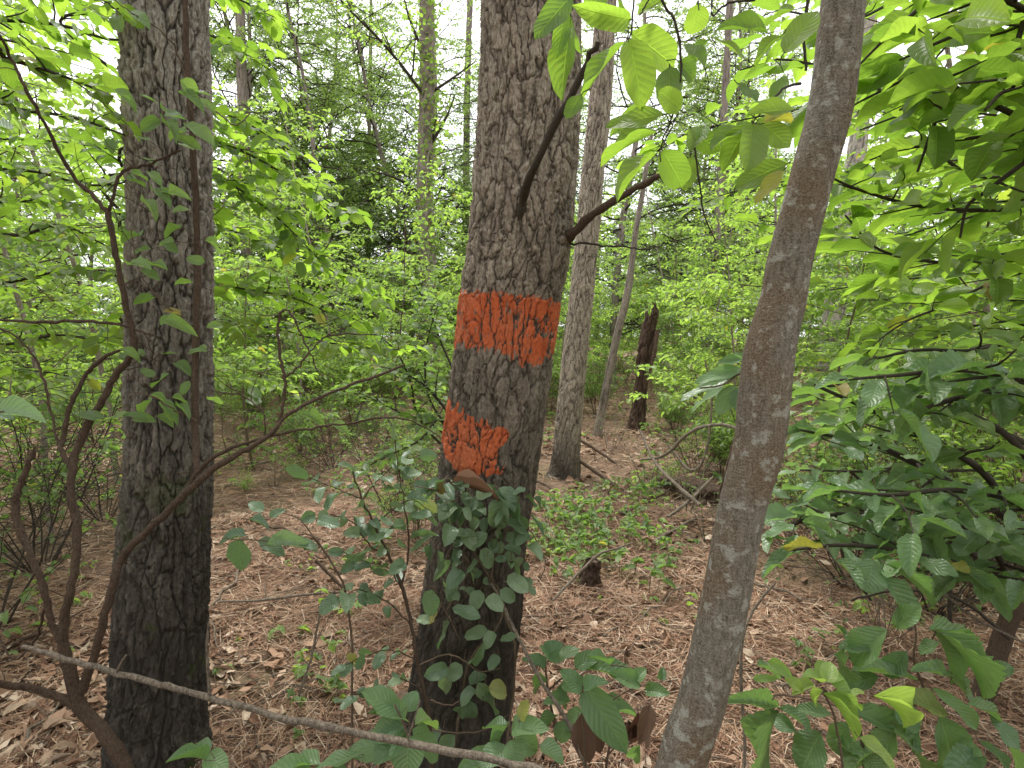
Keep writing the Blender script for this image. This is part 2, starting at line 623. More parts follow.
def ground_mat():
    m, t = mat('forest_floor')
    o = N_(t, 'ShaderNodeOutputMaterial')
    tc = N_(t, 'ShaderNodeTexCoord')
    P = tc.outputs['Object']
    a = noise(t, P, 1.3, 5, .6)
    b_ = noise(t, P, 14, 6, .75, 1.5)
    c = noise(t, P, 80, 5, .8, .6)
    col = mixc(t, ramp(t, b_, [(.35, (0, 0, 0)), (.65, (1, 1, 1))]), (.045, .027, .02), (.26, .16, .10))
    col = mixc(t, mth(t, 'MULTIPLY', ramp(t, c, [(.45, (0, 0, 0)), (.65, (1, 1, 1))]), .7), col, (.44, .33, .25))
    col = mixc(t, mth(t, 'MULTIPLY', ramp(t, c, [(.32, (1, 1, 1)), (.45, (0, 0, 0))]), .8), col, (.05, .028, .02))
    # patches of moss and low green far off
    col = mixc(t, mth(t, 'MULTIPLY', ramp(t, a, [(.5, (0, 0, 0)), (.68, (1, 1, 1))]), .35), col, (.13, .15, .05))
    b = N_(t, 'ShaderNodeBsdfPrincipled')
    b.inputs['Roughness'].default_value = .95
    b.inputs['Specular IOR Level'].default_value = .05
    t.links.new(col, b.inputs['Base Color'])
    bp = N_(t, 'ShaderNodeBump')
    bp.inputs['Strength'].default_value = 1
    bp.inputs['Distance'].default_value = .02
    t.links.new(mth(t, 'ADD', b_, mth(t, 'MULTIPLY', c, .6)), bp.inputs['Height'])
    t.links.new(bp.outputs[0], b.inputs['Normal'])
    t.links.new(b.outputs[0], o.inputs['Surface'])
    return m


def litter_mat(name, stops, rough=.8, trans=.0):
    m, t = mat(name)
    s = attr(t)
    o = N_(t, 'ShaderNodeOutputMaterial')
    geo = N_(t, 'ShaderNodeNewGeometry')
    col = ramp(t, s[2], stops)
    nz = noise(t, geo.outputs['Position'], 60, 3, .6)
    lg = noise(t, geo.outputs['Position'], 1.6, 4, .6)
    col = mixc(t, mth(t, 'MULTIPLY', nz, .35), col, (.10, .06, .04))
    col = mixc(t, ramp(t, lg, [(.38, (.5, .5, .5)), (.55, (0, 0, 0))]), col, (.12, .065, .042))
    b = N_(t, 'ShaderNodeBsdfPrincipled')
    b.inputs['Roughness'].default_value = rough
    b.inputs['Specular IOR Level'].default_value = .15
    t.links.new(col, b.inputs['Base Color'])
    t.links.new(b.outputs[0], o.inputs['Surface'])
    return m


M['ground'] = ground_mat()
M['needle'] = litter_mat('needle_litter', [(0, (.06, .032, .022)), (.25, (.19, .10, .065)), (.55, (.37, .215, .135)), (.85, (.51, .36, .245)), (1, (.66, .54, .41))])
M['deadleaf'] = litter_mat('leaf_litter', [(0, (.10, .05, .03)), (.3, (.27, .15, .095)), (.65, (.42, .28, .19)), (1, (.64, .52, .40))], .7)

# ------------------------------------------------------------------ ground
rad_ = [0.25]
while rad_[-1] < 450:
    rad_.append(rad_[-1] * (1.016 if rad_[-1] < 10 else 1.04))
rad_ = np.array(rad_)
NA = 640
th = np.arange(NA) / NA * 2 * math.pi
GX = rad_[:, None] * np.cos(th)[None]
GY = rad_[:, None] * np.sin(th)[None]
GV = np.stack([GX, GY, gh(GX, GY)], -1).reshape(-1, 3)
i = np.arange(len(rad_) - 1)[:, None] * NA
j = np.arange(NA)[None]
GF = np.stack([i + j, i + NA + j, i + NA + (j + 1) % NA, i + (j + 1) % NA], -1).reshape(-1, 4)
g = MB()
g.add(GV, GF)
g.add(np.vstack([GV[:NA], [[0, 0, float(gh(0, 0))]]]), [[(q + 1) % NA, NA, q] for q in range(NA)])
go = g.build('ground', M['ground'])
tag(go, 'reddish brown forest floor covered by pine straw', 'ground', kind='structure')

# ------------------------------------------------------------------ bark trunks


def trunk_mesh(mb, pts, rads, nang, dz, cellu, cellh, depth, seed, charf=None, paintf=None, flare=0., rough=.5, mat=0):
    P0 = np.asarray(pts, float)
    L = np.linalg.norm(np.diff(P0, axis=0), axis=1).sum()
    n = max(6, int(L / dz))
    P = smooth_path(P0, n)
    rr = smooth_path(np.column_stack([rads, rads, rads]), n)[:, 0]
    T = nrm(np.gradient(P, axis=0))
    X = np.array([1.0, 0, 0])
    A = nrm(X - (T @ X)[:, None] * T)
    B = np.cross(T, A)
    s = np.concatenate([[0], np.cumsum(np.linalg.norm(np.diff(P, axis=0), axis=1))])
    th = np.arange(nang) / nang * 2 * math.pi
    U, Vv = np.meshgrid(th / (2 * math.pi), s)
    un, vnn = U * cellu, Vv / cellh
    u = un + .40 * vn(un, vnn * .7, seed, cellu) + .16 * vn(un * 3, vnn * 2.5, seed + 1, cellu * 3) + .07 * vn(un * 8, vnn * 9, seed + 4, cellu * 8)
    v = vnn + .6 * vn(un, vnn * .6, seed + 2, cellu) + .3 * vn(un * 2, vnn * 3, seed + 3, cellu * 2) + .16 * vn(un * 7, vnn * 8, seed + 5, cellu * 7)

    def cells(u, v, cu_, sd, ax, ay):
        iu, iv = np.floor(u), np.floor(v)
        F1 = np.full(u.shape, 9.)
        F2 = np.full(u.shape, 9.)
        ID = np.zeros(u.shape)
        for a in (-1, 0, 1):
            for b in (-1, 0, 1):
                cu, cv = iu + a, iv + b
                cum = cu % cu_
                px = cu + .1 + .8 * hsh(cum, cv, sd + 7)
                py = cv + hsh(cum, cv, sd + 8)
                d = np.sqrt((u - px) ** 2 * ax + (v - py) ** 2 * ay)
                m1 = d < F1
                F2 = np.where(m1, F1, np.minimum(F2, d))
                ID = np.where(m1, hsh(cum, cv, sd + 9), ID)
                F1 = np.where(m1, d, F1)
        return F2 - F1, ID

    D1, ID = cells(u, v, cellu, seed, 1.5, .4)
    D2, ID2 = cells(u * 2 + .3 * vn(un * 5, vnn * 5, seed + 31, cellu * 5), v * 2.6 + .4 * vn(un * 4, vnn * 6, seed + 32, cellu * 4), cellu * 2, seed + 50, 1.3, .8)
    wd = .13 + .32 * np.clip(vn(un, vnn, seed + 16, cellu) + .2, 0, 1)
    e = np.clip(D1 / wd, 0, 1) ** .6
    e2 = np.clip(D2 / .16, 0, 1) ** .5
    fine = vn(un * 6, vnn * 5, seed + 11, cellu * 6) * .5 + vn(un * 13, vnn * 14, seed + 12, cellu * 13) * .4 + vn(un * 5, vnn * 22, seed + 14, cellu * 5) * .3
    q = ID * 5 + vnn * 2.2 + .9 * vn(un * 2, vnn * 1.5, seed + 13, cellu * 2) + .35 * vn(un * 6, vnn * 5, seed + 17, cellu * 6)
    strat = (q % 1) ** 1.5                        # flakes that overlap like shingles, each with a lip
    h = e * (.55 + .25 * ID + .20 * ID2) + rough * (.17 * fine + .24 * (strat - .4) + .20 * (e2 - 1) + .18 * (ID2 - .5)) * e
    lump = vn(U * 5, Vv * 1.6, seed + 20, 5) * .05 + vn(U * 11, Vv * 4, seed + 21, 11) * .02
    fl = 1 + flare * np.exp(-Vv / .16) * (1 + .35 * np.cos(U * 2 * math.pi * 5 + seed)) if flare else 1
    rad = rr[:, None] * (1 + lump) * fl + depth * (h - 1)
    VV = P[:, None] + rad[..., None] * (np.cos(th)[None, :, None] * A[:, None] + np.sin(th)[None, :, None] * B[:, None])
    At = np.zeros(VV.shape)
    At[..., 0] = np.clip(h, 0, 1)
    if charf:
        At[..., 1] = charf(VV, U, h)
    if paintf:
        At[..., 2] = paintf(VV, U, h)
    i = np.arange(n - 1)[:, None] * nang
    j = np.arange(nang)[None]
    j2 = (j + 1) % nang
    F = np.stack([i + j, i + j2, i + nang + j2, i + nang + j], -1).reshape(-1, 4)
    mb.add(VV.reshape(-1, 3), F, At.reshape(-1, 3), mat)
    return P, rr


def charm(lo, hi):
    def f(V, U, h):
        z = V[..., 2] + .35 * vn(V[..., 0] * 5 + V[..., 1] * 4, V[..., 2] * 1.6, 77) + .1 * vn(V[..., 0] * 20, V[..., 2] * 9, 78)
        return np.clip((hi - z) / (hi - lo), 0, 1)
    return f



def trunk_obj(parent, rows, Y, material, nang, dz, cu, ch, depth, seed, extra=None, **kw):
    """rows: (x, y, width in px[, Y]) traced from the photograph"""
    P = np.array([at(r[0], r[1], r[3] if len(r) > 3 else Y) for r in rows])
    rr = [pw(r[2], r[3] if len(r) > 3 else Y) / 2 / math.sqrt(1 + ((r[0] - 512) / FPX) ** 2) for r in rows]
    parent.location = [float(c) for c in P[0]]
    mb = MB()
    trunk_mesh(mb, P, rr, nang, dz, cu, ch, depth, seed, **kw)
    if extra is not None:                               # the rest of the stem above the picture
        t = P[-1] + np.array(extra)
        kw = {k: v for k, v in kw.items() if k == 'rough'}
        trunk_mesh(mb, [P[-1] - (t - P[-1]) * .01, P[-1] * .5 + t * .5, t], [rr[-1] * .98, rr[-1] * .85, rr[-1] * .6], max(24, nang // 6), .05, cu, ch, depth, seed + 1, **kw)
    mb.build('trunk', material, parent)
    return P, rr


YL = 1.9
pine_l = thing('pine_tree', 'thick furrowed pine at left with blackened lower bark and a thin stem climbing it', 'pine tree')
trunk_obj(pine_l, [(157, 800, 126), (158, 755, 116), (158, 700, 109), (162, 600, 103), (167, 500, 100), (169, 400, 95), (172, 300, 90),
                   (172, 200, 88), (167, 100, 90), (164, 0, 90), (164, -110, 88), (166, -300, 86)], YL, M['pine'], 460, .0045, 17, .12, .022, 5,
          extra=(.15, .3, 7), charf=charm(.5, 2.0), flare=.12, rough=.9)

YC = 1.98
A0 = np.array([at(462, 330, YC)])


def paint_c(V, U, h):
    # pixel-like coordinates of the surface as painted: height and bearing round the stem
    a = np.cos(U * 2 * math.pi)                      # -1 left .. 1 right as seen from the path
    front = np.sin(U * 2 * math.pi) < .35
    n1 = vn(a * 9, V[..., 2] * 14, 41)
    n2 = vn(a * 26, V[..., 2] * 40, 42)
    z = V[..., 2]
    ztop = zpx(288 + 6 * (a + 1)) + .010 * n2 + .006 * n1
    drip = 12 * np.clip(1 - np.abs(a - .45) / .4, 0, 1) ** .7
    zbot = zpx(346 + 5 * (a + 1) + drip) + .018 * n1 + .02 * n2
    band = (z < ztop) & (z > zbot) & (np.abs(n2 + .4 * n1) < .85)
    t2 = zpx(409 + 14 * (a + 1)) + .014 * n1 + .02 * n2
    b2 = zpx(478) + .01 * n2
    xr = -.08 + .22 * vn(z * 13, z * 0, 43) + .16 * n2 + .25 * np.clip((z - zpx(440)) / (zpx(409) - zpx(440)), 0, 1)
    yy = np.interp(z, [zpx(480), zpx(452), zpx(430), zpx(410)], [0, 1, 2, 3])
    xr = np.interp(yy, [0, 1, 2, 3], [.20, .12, -.10, -.34]) + .07 * n1 + .08 * n2
    xl = np.interp(yy, [0, 1, 2, 3], [-.5, -1.1, -1.1, -1.1]) + .12 * n1
    low = (z < t2) & (z > b2) & (a < xr) & front & (a > xl)
    blob = ((a - .12) / .17) ** 2 + ((z - zpx(438)) / .034) ** 2 < 1 + .5 * n1
    return (band | low | (blob & front)).astype(float)


def zpx(y):
    b = (384 - y) / FPX
    return 1.5 + (-sp_ + cp * b) * YC * .9 / (cp + sp_ * b)


pine_c = thing('pine_tree', 'large pine in the middle with an orange paint band and an orange patch below it', 'pine tree')
Pc, rc = trunk_obj(pine_c, [(456, 800, 132), (458, 755, 118), (460, 700, 110), (467, 640, 105), (476, 560, 103), (488, 480, 102), (499, 400, 103), (509, 310, 104),
                            (519, 250, 106), (524, 180, 103), (529, 100, 100), (531, 0, 97), (533, -110, 95), (538, -300, 92)], YC, M['pinep'], 460, .0045, 23, .085, .013, 9,
                   extra=(.2, .3, 7), charf=charm(.5, 2.0), paintf=paint_c, flare=.1, rough=.8)


def stub(parent, name, rows, m, sides=12, n=24, wob=.006):
    P = smooth_path([at(r[0], r[1], r[3]) for r in rows], n)
    rr = np.interp(np.linspace(0, 1, n), np.linspace(0, 1, len(rows)), [pw(r[2], r[3]) / 2 for r in rows])
    rr = rr * .82 * (1 + R.normal(0, .09, n))
    P = P + R.normal(0, wob, P.shape) * .5
    mb = MB()
    tube(mb, P, rr, sides, .5)
    return mb.build(name, m, parent)


stub(pine_c, 'dead_branch', [(518, 250, 24, 1.90), (519, 236, 17, 1.86), (521, 218, 12, 1.82), (523, 196, 10, 1.77), (535, 165, 9, 1.68), (562, 112, 9, 1.6), (585, 66, 8, 1.54), (597, 42, 6, 1.5)], M['twigd'])
stub(pine_c, 'dead_branch', [(556, 240, 24, 1.93), (566, 237, 16, 1.90), (577, 230, 11, 1.86), (600, 210, 9, 1.8), (632, 190, 8, 1.76), (660, 175, 7, 1.74)], M['stem'])
stub(pine_c, 'dead_twig', [(560, 243, 3, 1.95), (600, 245, 2.5, 1.85), (640, 248, 2, 1.8), (661, 246, 1.5, 1.8)], M['twigd'], 5)

YB = 6.0
pine_b = thing('pine_tree', 'slender pine standing just behind the orange banded one', 'pine tree')
trunk_obj(pine_b, [(562, 482, 32), (565, 465, 29), (571, 400, 27), (578, 330, 25), (586, 250, 24), (592, 180, 23), (600, 100, 22), (606, 0, 21), (612, -120, 20)], YB,
          M['pinep'], 160, .012, 14, .14, .018, 13, extra=(.3, .2, 5), charf=charm(-.2, .9), flare=.2, rough=.8)

YG = 1.25
grey = thing('smooth_bark_tree', 'leaning young tree with smooth grey brown bark at right', 'young tree')
Pg, rg = trunk_obj(grey, [(641, 1050, 82), (640, 1030, 74), (661, 860, 60), (681, 768, 53), (690, 735, 52), (702, 700, 51), (725, 600, 51), (741, 512, 50), (758, 450, 52), (764, 400, 54), (770, 350, 52),
                          (783, 300, 47), (791, 256, 46), (814, 170, 45), (832, 100, 47), (844, 0, 46), (858, -110, 45), (880, -300, 43)], YG,
                   M['grey'], 120, .008, 5, .6, .0015, 17, extra=(.9, .5, 4), flare=.12, rough=.6)

YS = 8.4
thin = thing('sapling', 'thin bare leaning stem between the slender pine and the broken snag', 'sapling')
trunk_obj(thin, [(596, 442, 10), (604, 400, 8.5), (615, 345, 8), (628, 290, 7.5), (636, 230, 6), (643, 190, 5), (652, 130, 3.5)], YS, M['farbark'], 24, .05, 5, .4, .004, 19)
snag = thing('broken_snag', 'dark rotten broken snag with jagged top in the clearing', 'dead tree')
trunk_obj(snag, [(636, 432, 18), (639, 405, 16), (642, 380, 15), (645, 350, 17), (650, 322, 15), (652, 311, 12), (654, 303, 5)], 9.0, M['snag'], 60, .03, 5, .3, .05, 23, rough=1.2, flare=.3)
stub(snag, 'hanging_bark', [(657, 330, 6, 8.9), (655, 350, 5, 8.8), (650, 372, 3, 8.8)], M['snag'], 6)
# jagged splinters at the broken top
for dx, hgt in ((-4, 12), (2, 15), (5, 8)):
    stub(snag, 'splinter', [(652 + dx, 318, 5, 9.0), (652 + dx * 1.1, 318 - hgt * .6, 4, 9.0), (652 + dx * 1.3, 318 - hgt, 1, 9.0)], M['snag'], 5, 6)

# pines and trunks further off: (label, rows, Y, rough)
for lab, rows, Y, m in [
    ('distant pine with flaky bark seen behind the leaning grey tree', [(828, 392, 27), (832, 330, 24), (840, 270, 23), (848, 210, 22), (857, 150, 20), (862, 100, 19), (870, 0, 18), (880, -120, 16)], 11.5, M['pine']),
    ('leafy trunk under the open sky, left of the banded pine', [(430, 385, 20), (429, 320, 18), (427, 250, 17), (425, 180, 16), (427, 100, 16), (427, 0, 15), (430, -120, 13)], 15.0, M['farbark']),
    ('slim straight trunk just right of the thick left pine', [(249, 392, 15), (248, 300, 13), (246, 230, 12), (243, 120, 11), (240, 0, 10), (240, -90, 9)], 15.5, M['farbark']),
    ('slim distant trunk seen over the foliage right of the snag', [(704, 395, 13), (706, 330, 11), (711, 280, 10), (716, 240, 9), (722, 150, 8), (730, 0, 7)], 16.0, M['farbark']),
    ('narrow dark trunk far off midway between the two near pines', [(368, 378, 6), (368, 300, 5.5), (368, 220, 5), (370, 100, 4), (371, 0, 3)], 28.0, M['farbark']),
    ('straight trunk close behind the left edge of the banded pine', [(466, 380, 8), (465, 300, 7.5), (466, 200, 7), (467, 100, 6.5), (470, 0, 6), (472, -60, 6)], 26.0, M['farbark']),
]:
    t = thing('forest_tree', lab, 'tree')
    trunk_obj(t, rows, Y, m, 48, .06, 8, .35, .03, int(rows[0][0]), extra=(.2, .1, 3), rough=.8)
    if 'leafy' in lab:
        leafy_trunk = t

# ------------------------------------------------------------------ litter
def frustum(n, r0, r1, rng, p=1.0, spread=46):
    """random points on the floor in view; density falls with distance"""
    u = rng.random(n)
    r = (r0 ** p + u * (r1 ** p - r0 ** p)) ** (1 / p)
    a = np.radians(rng.uniform(-spread, spread, n))
    return r * np.sin(a), r * np.cos(a)


def strips(mb, x, y, z, ang, L, w, pitch, bend, rnd):
    """bent thin needles, three points each"""
    n = len(x)
    d = np.stack([np.cos(ang) * np.cos(pitch), np.sin(ang) * np.cos(pitch), np.sin(pitch)], -1)
    s = np.stack([-np.sin(ang), np.cos(ang), 0 * ang], -1)
    c = np.stack([x, y, z], -1)
    pts = [c - d * L[:, None] * .5, c + s * (bend * L)[:, None] + np.array([0, 0, 1]) * (np.abs(bend) * L * .3)[:, None], c + d * L[:, None] * .5]
    V = []
    for k, p in enumerate(pts):
        ww = w[:, None] * (1, 1, .4)[k]
        V += [p - s * ww * .5, p + np.array([0, 0, 1.]) * ww * .35, p + s * ww * .5]
    V = np.stack(V, 1)
    F = np.array([[0, 1, 4, 3], [1, 2, 5, 4], [3, 4, 7, 6], [4, 5, 8, 7]])
    FF = F[None] + (np.arange(n) * 9)[:, None, None]
    A = np.zeros((n, 9, 3))
    A[..., 2] = rnd[:, None]
    mb.add(V.reshape(-1, 3), FF.reshape(-1, 4), A.reshape(-1, 3))


mb = MB()
for n, r0, r1, p, wf in ((110000, 1.0, 5.0, 1.3, 1.0), (80000, 4.5, 18, 1.2, 2.0)):
    x, y = frustum(n, r0, r1, R, p)
    keep = R.random(n) < .55 + .6 * vn(x * 1.7, y * 1.7, 51)
    x, y = x[keep], y[keep]
    n = len(x)
    d = np.hypot(x, y)
    ang = R.uniform(0, math.pi * 2, n) + 1.5 * vn(x * 2, y * 2, 52)
    pit = R.normal(0, .16, n)
    L = R.uniform(.09, .19, n)
    z = gh(x, y) + .004 + np.abs(R.normal(0, .012, n)) + np.abs(np.sin(pit)) * L * .4
    strips(mb, x, y, z, ang, L, (.0016 + .0006 * d) * R.uniform(.7, 1.3, n) * (1 if wf == 1 else 1.0), pit, R.normal(0, .09, n), R.random(n))
o = mb.build('pine_straw', M['needle'])
tag(o, 'layer of fallen reddish pine needles', 'pine straw', kind='stuff')

mb = MB()
lb = LB()
for n, r0, r1, p in ((13000, 1.1, 5, 1.35), (24000, 4.5, 24, 1.2)):
    x, y = frustum(n, r0, r1, R, p)
    kp = R.random(n) < np.clip(.45 + .7 * vn(x * 1.1, y * 1.1, 55) + .5 * (x < -1.2) * (y < 3), .08, 1)
    x, y = x[kp], y[kp]
    z = gh(x, y) + .012 + np.abs(R.normal(0, .012, len(x)))
    for a, b, c in zip(x, y, z):
        t = R.uniform(0, 6.28)
        L = R.uniform(.03, .085) * (1 + (b > 5) * .5)
        lb.add((a, b, c), (math.cos(t), math.sin(t), R.normal(0, .2)), UP + R.normal(0, .3, 3), L, L * R.uniform(.3, .6), R.random())
for q in range(420):
    p_ = atg(R.uniform(-40, 130) if q % 3 else R.uniform(200, 700), R.uniform(640, 800))
    t = R.uniform(0, 6.28)
    L = R.uniform(.06, .12)
    lb.add((p_[0], p_[1], float(gh(p_[0], p_[1])) + .03), (math.cos(t), math.sin(t), R.normal(0, .2)), UP + R.normal(0, .3, 3), L, L * R.uniform(.3, .5), R.random() ** .7)
lb.to(mb, 'lit', R)
o = mb.build('leaf_litter', M['deadleaf'])
tag(o, 'scattered curled dry brown leaves on the pine straw', 'leaf litter', kind='stuff')

mb = MB()
x, y = frustum(3800, 1.2, 15, R, 1.2)
for a, b in zip(x, y):
    L = R.uniform(.08, .5)
    t = R.uniform(0, 6.28)
    p = np.array([a, b, float(gh(a, b)) + .015 + R.random() * .02])
    q = grow(R, p, (math.cos(t), math.sin(t), R.normal(0, .08)), L, 4, .12)
    q[:, 2] = np.maximum(q[:, 2], gh(q[:, 0], q[:, 1]) + .008)
    tube(mb, q, np.linspace(1, .5, 5) * R.uniform(.0014, .0045), 4, R.random())
o = mb.build('twig_litter', M['pale'])
tag(o, 'broken bits of small twigs strewn over the floor', 'twig litter', kind='stuff')

# ------------------------------------------------------------------ plant prototypes


def drop(o):
    for c in list(o.children):
        bpy.data.objects.remove(c, do_unlink=True)
    bpy.data.objects.remove(o, do_unlink=True)


def place(proto, loc, rz, sc, label, cat, group, first=False, sz=None):
    """a copy of a plant with copies of its parts"""
    r = proto.copy()
    COL.objects.link(r)
    r.location = [float(c) for c in loc]
    r.rotation_euler = (0, 0, rz)
    r.scale = (sc, sc, sc if sz is None else sz)
    tag(r, label, cat, group)
    for ch in list(proto.children):
        c = ch.copy()
        COL.objects.link(c)
        c.parent = r
    return r


def mk_sapling(seed, H, r0, nb, lo, blen, lp, kind, matn, tw='twig', spacing=.28, name='sapling', sides=10, droop=-.01):
    rng = np.random.default_rng(seed)
    t = thing(name, name, 'sapling')
    tb, lv, lb = MB(), MB(), LB()
    st = grow(rng, (0, 0, -.05), (rng.normal(0, .05), rng.normal(0, .05), 1), H, 14, .05, .05)
    rr = np.linspace(r0, r0 * .25, len(st))
    tube(tb, st, rr, sides, .5)
    br = MB()
    az = rng.uniform(0, 6.28)
    for k in range(nb):
        f = lo + (1 - lo) * (k + rng.random()) / nb
        az += 2.4 + rng.normal(0, .3)
        i = min(int(f * 14), 13)
        p = st[i] + (st[i + 1] - st[i]) * (f * 14 - i)
        L = blen * (1 - .65 * ((f - lo) / (1 - lo)) ** 1.4) * rng.uniform(.7, 1.15)
        pitch = rng.uniform(.05, .5)
        pts = grow(rng, p, (math.cos(az) * math.cos(pitch), math.sin(az) * math.cos(pitch), math.sin(pitch)), L, 8, .10, droop)
        spray(rng, br, lb, pts, r0 * .35 * (1 - .5 * f), lp, 2, L * .5, spacing, 4)
    lb.to(lv, kind, rng)
    tb.build('trunk', M['farbark'] if r0 > .02 else M['twig'], t)
    br.build('branches', M[tw], t)
    lv.build('foliage', M[matn], t)
    print(seed, name, 'leaves', len(lb.P))
    return t


def mk_shrub(seed, H, ns, lp, kind, matn, tw='twig', spacing=.12, lean=.5, name='shrub', lvl=1, sub=.4):
    rng = np.random.default_rng(seed)
    t = thing(name, name, 'shrub')
    br, lv, lb = MB(), MB(), LB()
    for k in range(ns):
        a = rng.uniform(0, 6.28)
        e = rng.uniform(.1, lean)
        pts = grow(rng, (math.cos(a) * .04, math.sin(a) * .04, -.02), (math.cos(a) * e, math.sin(a) * e, 1), H * rng.uniform(.55, 1.1), 9, .10, .0)
        spray(rng, br, lb, pts, .0028 + .004 * H * rng.uniform(.4, 1), lp, lvl, H * sub, spacing, 5, .3, .35)
    lb.to(lv, kind, rng)
    br.build('stems', M[tw], t)
    lv.build('foliage', M[matn], t)
    print(seed, name, 'leaves', len(lb.P))
    return t


def mk_tree(seed, H, r0, lo, nb, blen, lp, kind, matn, spacing=.5):
    rng = np.random.default_rng(seed)
    t = thing('broadleaf_tree', 'tree', 'tree')
    tb, br, lv, lb = MB(), MB(), MB(), LB()
    st = grow(rng, (0, 0, -.1), (rng.normal(0, .06), rng.normal(0, .06), 1), H, 20, .04, .05)
    rr = np.linspace(r0, r0 * .2, 21)
    trunk_mesh(tb, st[::2], rr[::2], 28, .14, 7, .35, .02, seed, rough=.8)
    az = 0
    for k in range(nb):
        f = lo + (.97 - lo) * (k + rng.random()) / nb
        az += 2.4 + rng.normal(0, .4)
        i = min(int(f * 20), 19)
        p = st[i] + (st[i + 1] - st[i]) * (f * 20 - i)
        L = blen * (1 - .6 * ((f - lo) / (1 - lo)) ** 1.5) * rng.uniform(.6, 1.15)
        pitch = rng.uniform(-.05, .7)
        pts = grow(rng, p, (math.cos(az) * math.cos(pitch), math.sin(az) * math.cos(pitch), math.sin(pitch)), L, 9, .14, -.01)
        spray(rng, br, lb, pts, r0 * .3 * (1 - .5 * f), lp, 2, L * .5, spacing, 5, .25, .45)
    lb.to(lv, kind, rng)
    tb.build('trunk', M['farbark'], t)
    br.build('branches', M['twigd'], t)
    lv.build('crown', M[matn], t)
    print(seed, 'tree leaves', len(lb.P))
    return t


def mk_weed(seed, H, n, lp, kind, matn):
    rng = np.random.default_rng(seed)
    t = thing('seedling', 'seedling', 'seedling')
    br, lv, lb = MB(), MB(), LB()
    for k in range(n):
        a = rng.uniform(0, 6.28)
        rad = .03 + .10 * rng.random()
        pts = grow(rng, (math.cos(a) * rad, math.sin(a) * rad, -.03), (math.cos(a) * .5, math.sin(a) * .5, 1), H * rng.uniform(.5, 1.1), 4, .15)
        tube(br, pts, np.linspace(.0022, .001, 5), 4, rng.random())
        leafy(rng, lb, br, pts, lp, .4)
        for q in range(rng.integers(2, 5)):
            a2 = rng.uniform(0, 6.28)
            L = lp['L'] * rng.uniform(.6, 1.1)
            lb.add(pts[-1], (math.cos(a2), math.sin(a2), rng.uniform(-.4, .2)), UP + rng.normal(0, .2, 3), L, L * lp['w'], rng.random())
    lb.to(lv, kind, rng)
    br.build('stems', M['twig'], t)
    lv.build('leaves', M[matn], t)
    return t


LP = dict(L=.085, w=.5, sp=.055, d0=0, d1=.5, tilt=.4, rmin=.0015)
protos = {
    'sap': [mk_sapling(101, 4.6, .022, 26, .18, 1.5, dict(LP, L=.085, sp=.045), 'mid', 'far', spacing=.12),
            mk_sapling(102, 5.8, .03, 30, .22, 1.8, dict(LP, L=.095, sp=.05), 'mid', 'far', spacing=.14),
            mk_sapling(103, 3.4, .016, 24, .15, 1.2, dict(LP, L=.065, sp=.035), 'mid', 'green', spacing=.10)],
    'shrub': [mk_shrub(111, 1.3, 12, dict(LP, L=.055, w=.55, sp=.03), 'mid', 'green', sub=.4, spacing=.09),
              mk_shrub(112, 1.9, 13, dict(LP, L=.07, sp=.04), 'mid', 'far', sub=.4, spacing=.11),
              mk_shrub(113, .8, 10, dict(LP, L=.05, w=.6, sp=.035), 'mid', 'fresh', sub=.45, spacing=.08)],
    'tree': [mk_tree(121, 14, .13, .15, 40, 3.4, dict(LP, L=.13, w=.6, sp=.07), 'low', 'far', spacing=.24),
             mk_tree(122, 17, .14, .12, 60, 3.9, dict(LP, L=.10, w=.6, sp=.055), 'low', 'fard', spacing=.2),
             mk_tree(123, 10, .09, .08, 44, 2.8, dict(LP, L=.13, w=.55, sp=.06), 'low', 'far', spacing=.18)],
    'brush': [mk_shrub(141, 1.1, 12, dict(LP, L=.05, w=.55, sp=.30), 'mid', 'green', tw='twigd', sub=.6, spacing=.10, lean=1.1, lvl=2),
              mk_shrub(142, .8, 12, dict(LP, L=.04, w=.55, sp=.5), 'mid', 'green', tw='pale', sub=.6, spacing=.12, lean=1.6, lvl=1)],
    'weed': [mk_weed(131, .16, 5, dict(LP, L=.045, w=.6, sp=.05), 'mid', 'fresh'),
             mk_weed(132, .24, 6, dict(LP, L=.06, w=.5, sp=.06), 'mid', 'green'),
             mk_weed(133, .12, 4, dict(LP, L=.035, w=.7, sp=.04), 'mid', 'fresh')],
}


def pxof(x, y):
    return 512 + FPX * x / y


def sector(x, y):
    p = pxof(x, y)
    if p < 110:
        return 'left of the thick left pine'
    if p < 230:
        return 'behind the thick left pine'
    if p < 330:
        return 'right of the left pine'
    if p < 440:
        return 'left of the banded pine'
    if p < 580:
        return 'behind the banded pine'
    if p < 650:
        return 'around the broken snag'
    if p < 720:
        return 'right of the broken snag'
    if p < 850:
        return 'behind the grey tree'
    if p < 940:
        return 'right of the grey tree'
    return 'near the right edge'


def band(y):
    return 'foreground' if y < 3.2 else 'near' if y < 4.4 else 'fairly near' if y < 6 else 'mid-distance' if y < 9 else ('farther' if y < 20 else 'distant')


NAMES = dict(sap=(['leafy thin sapling', 'taller leafy sapling', 'fine-leaved sapling'], 'sapling', 'leafy saplings of the understory'),
             shrub=(['low green shrub', 'taller pale green shrub', 'small fresh green shrub'], 'shrub', 'low shrubs of the understory'),
             brush=(['nearly bare dark twiggy shrub', 'tangle of pale dry stems'], 'shrub', 'bare twiggy brush'),
             tree=(['leafy broad crowned tree', 'tall fine-leaved tree', 'small leafy forest tree'], 'tree', 'trees of the forest behind'),
             weed=(['little green seedling', 'leafy green seedling', 'tiny round-leaved seedling'], 'seedling', 'seedlings on the forest floor'))
rp = np.random.default_rng(77)
cnt = 0


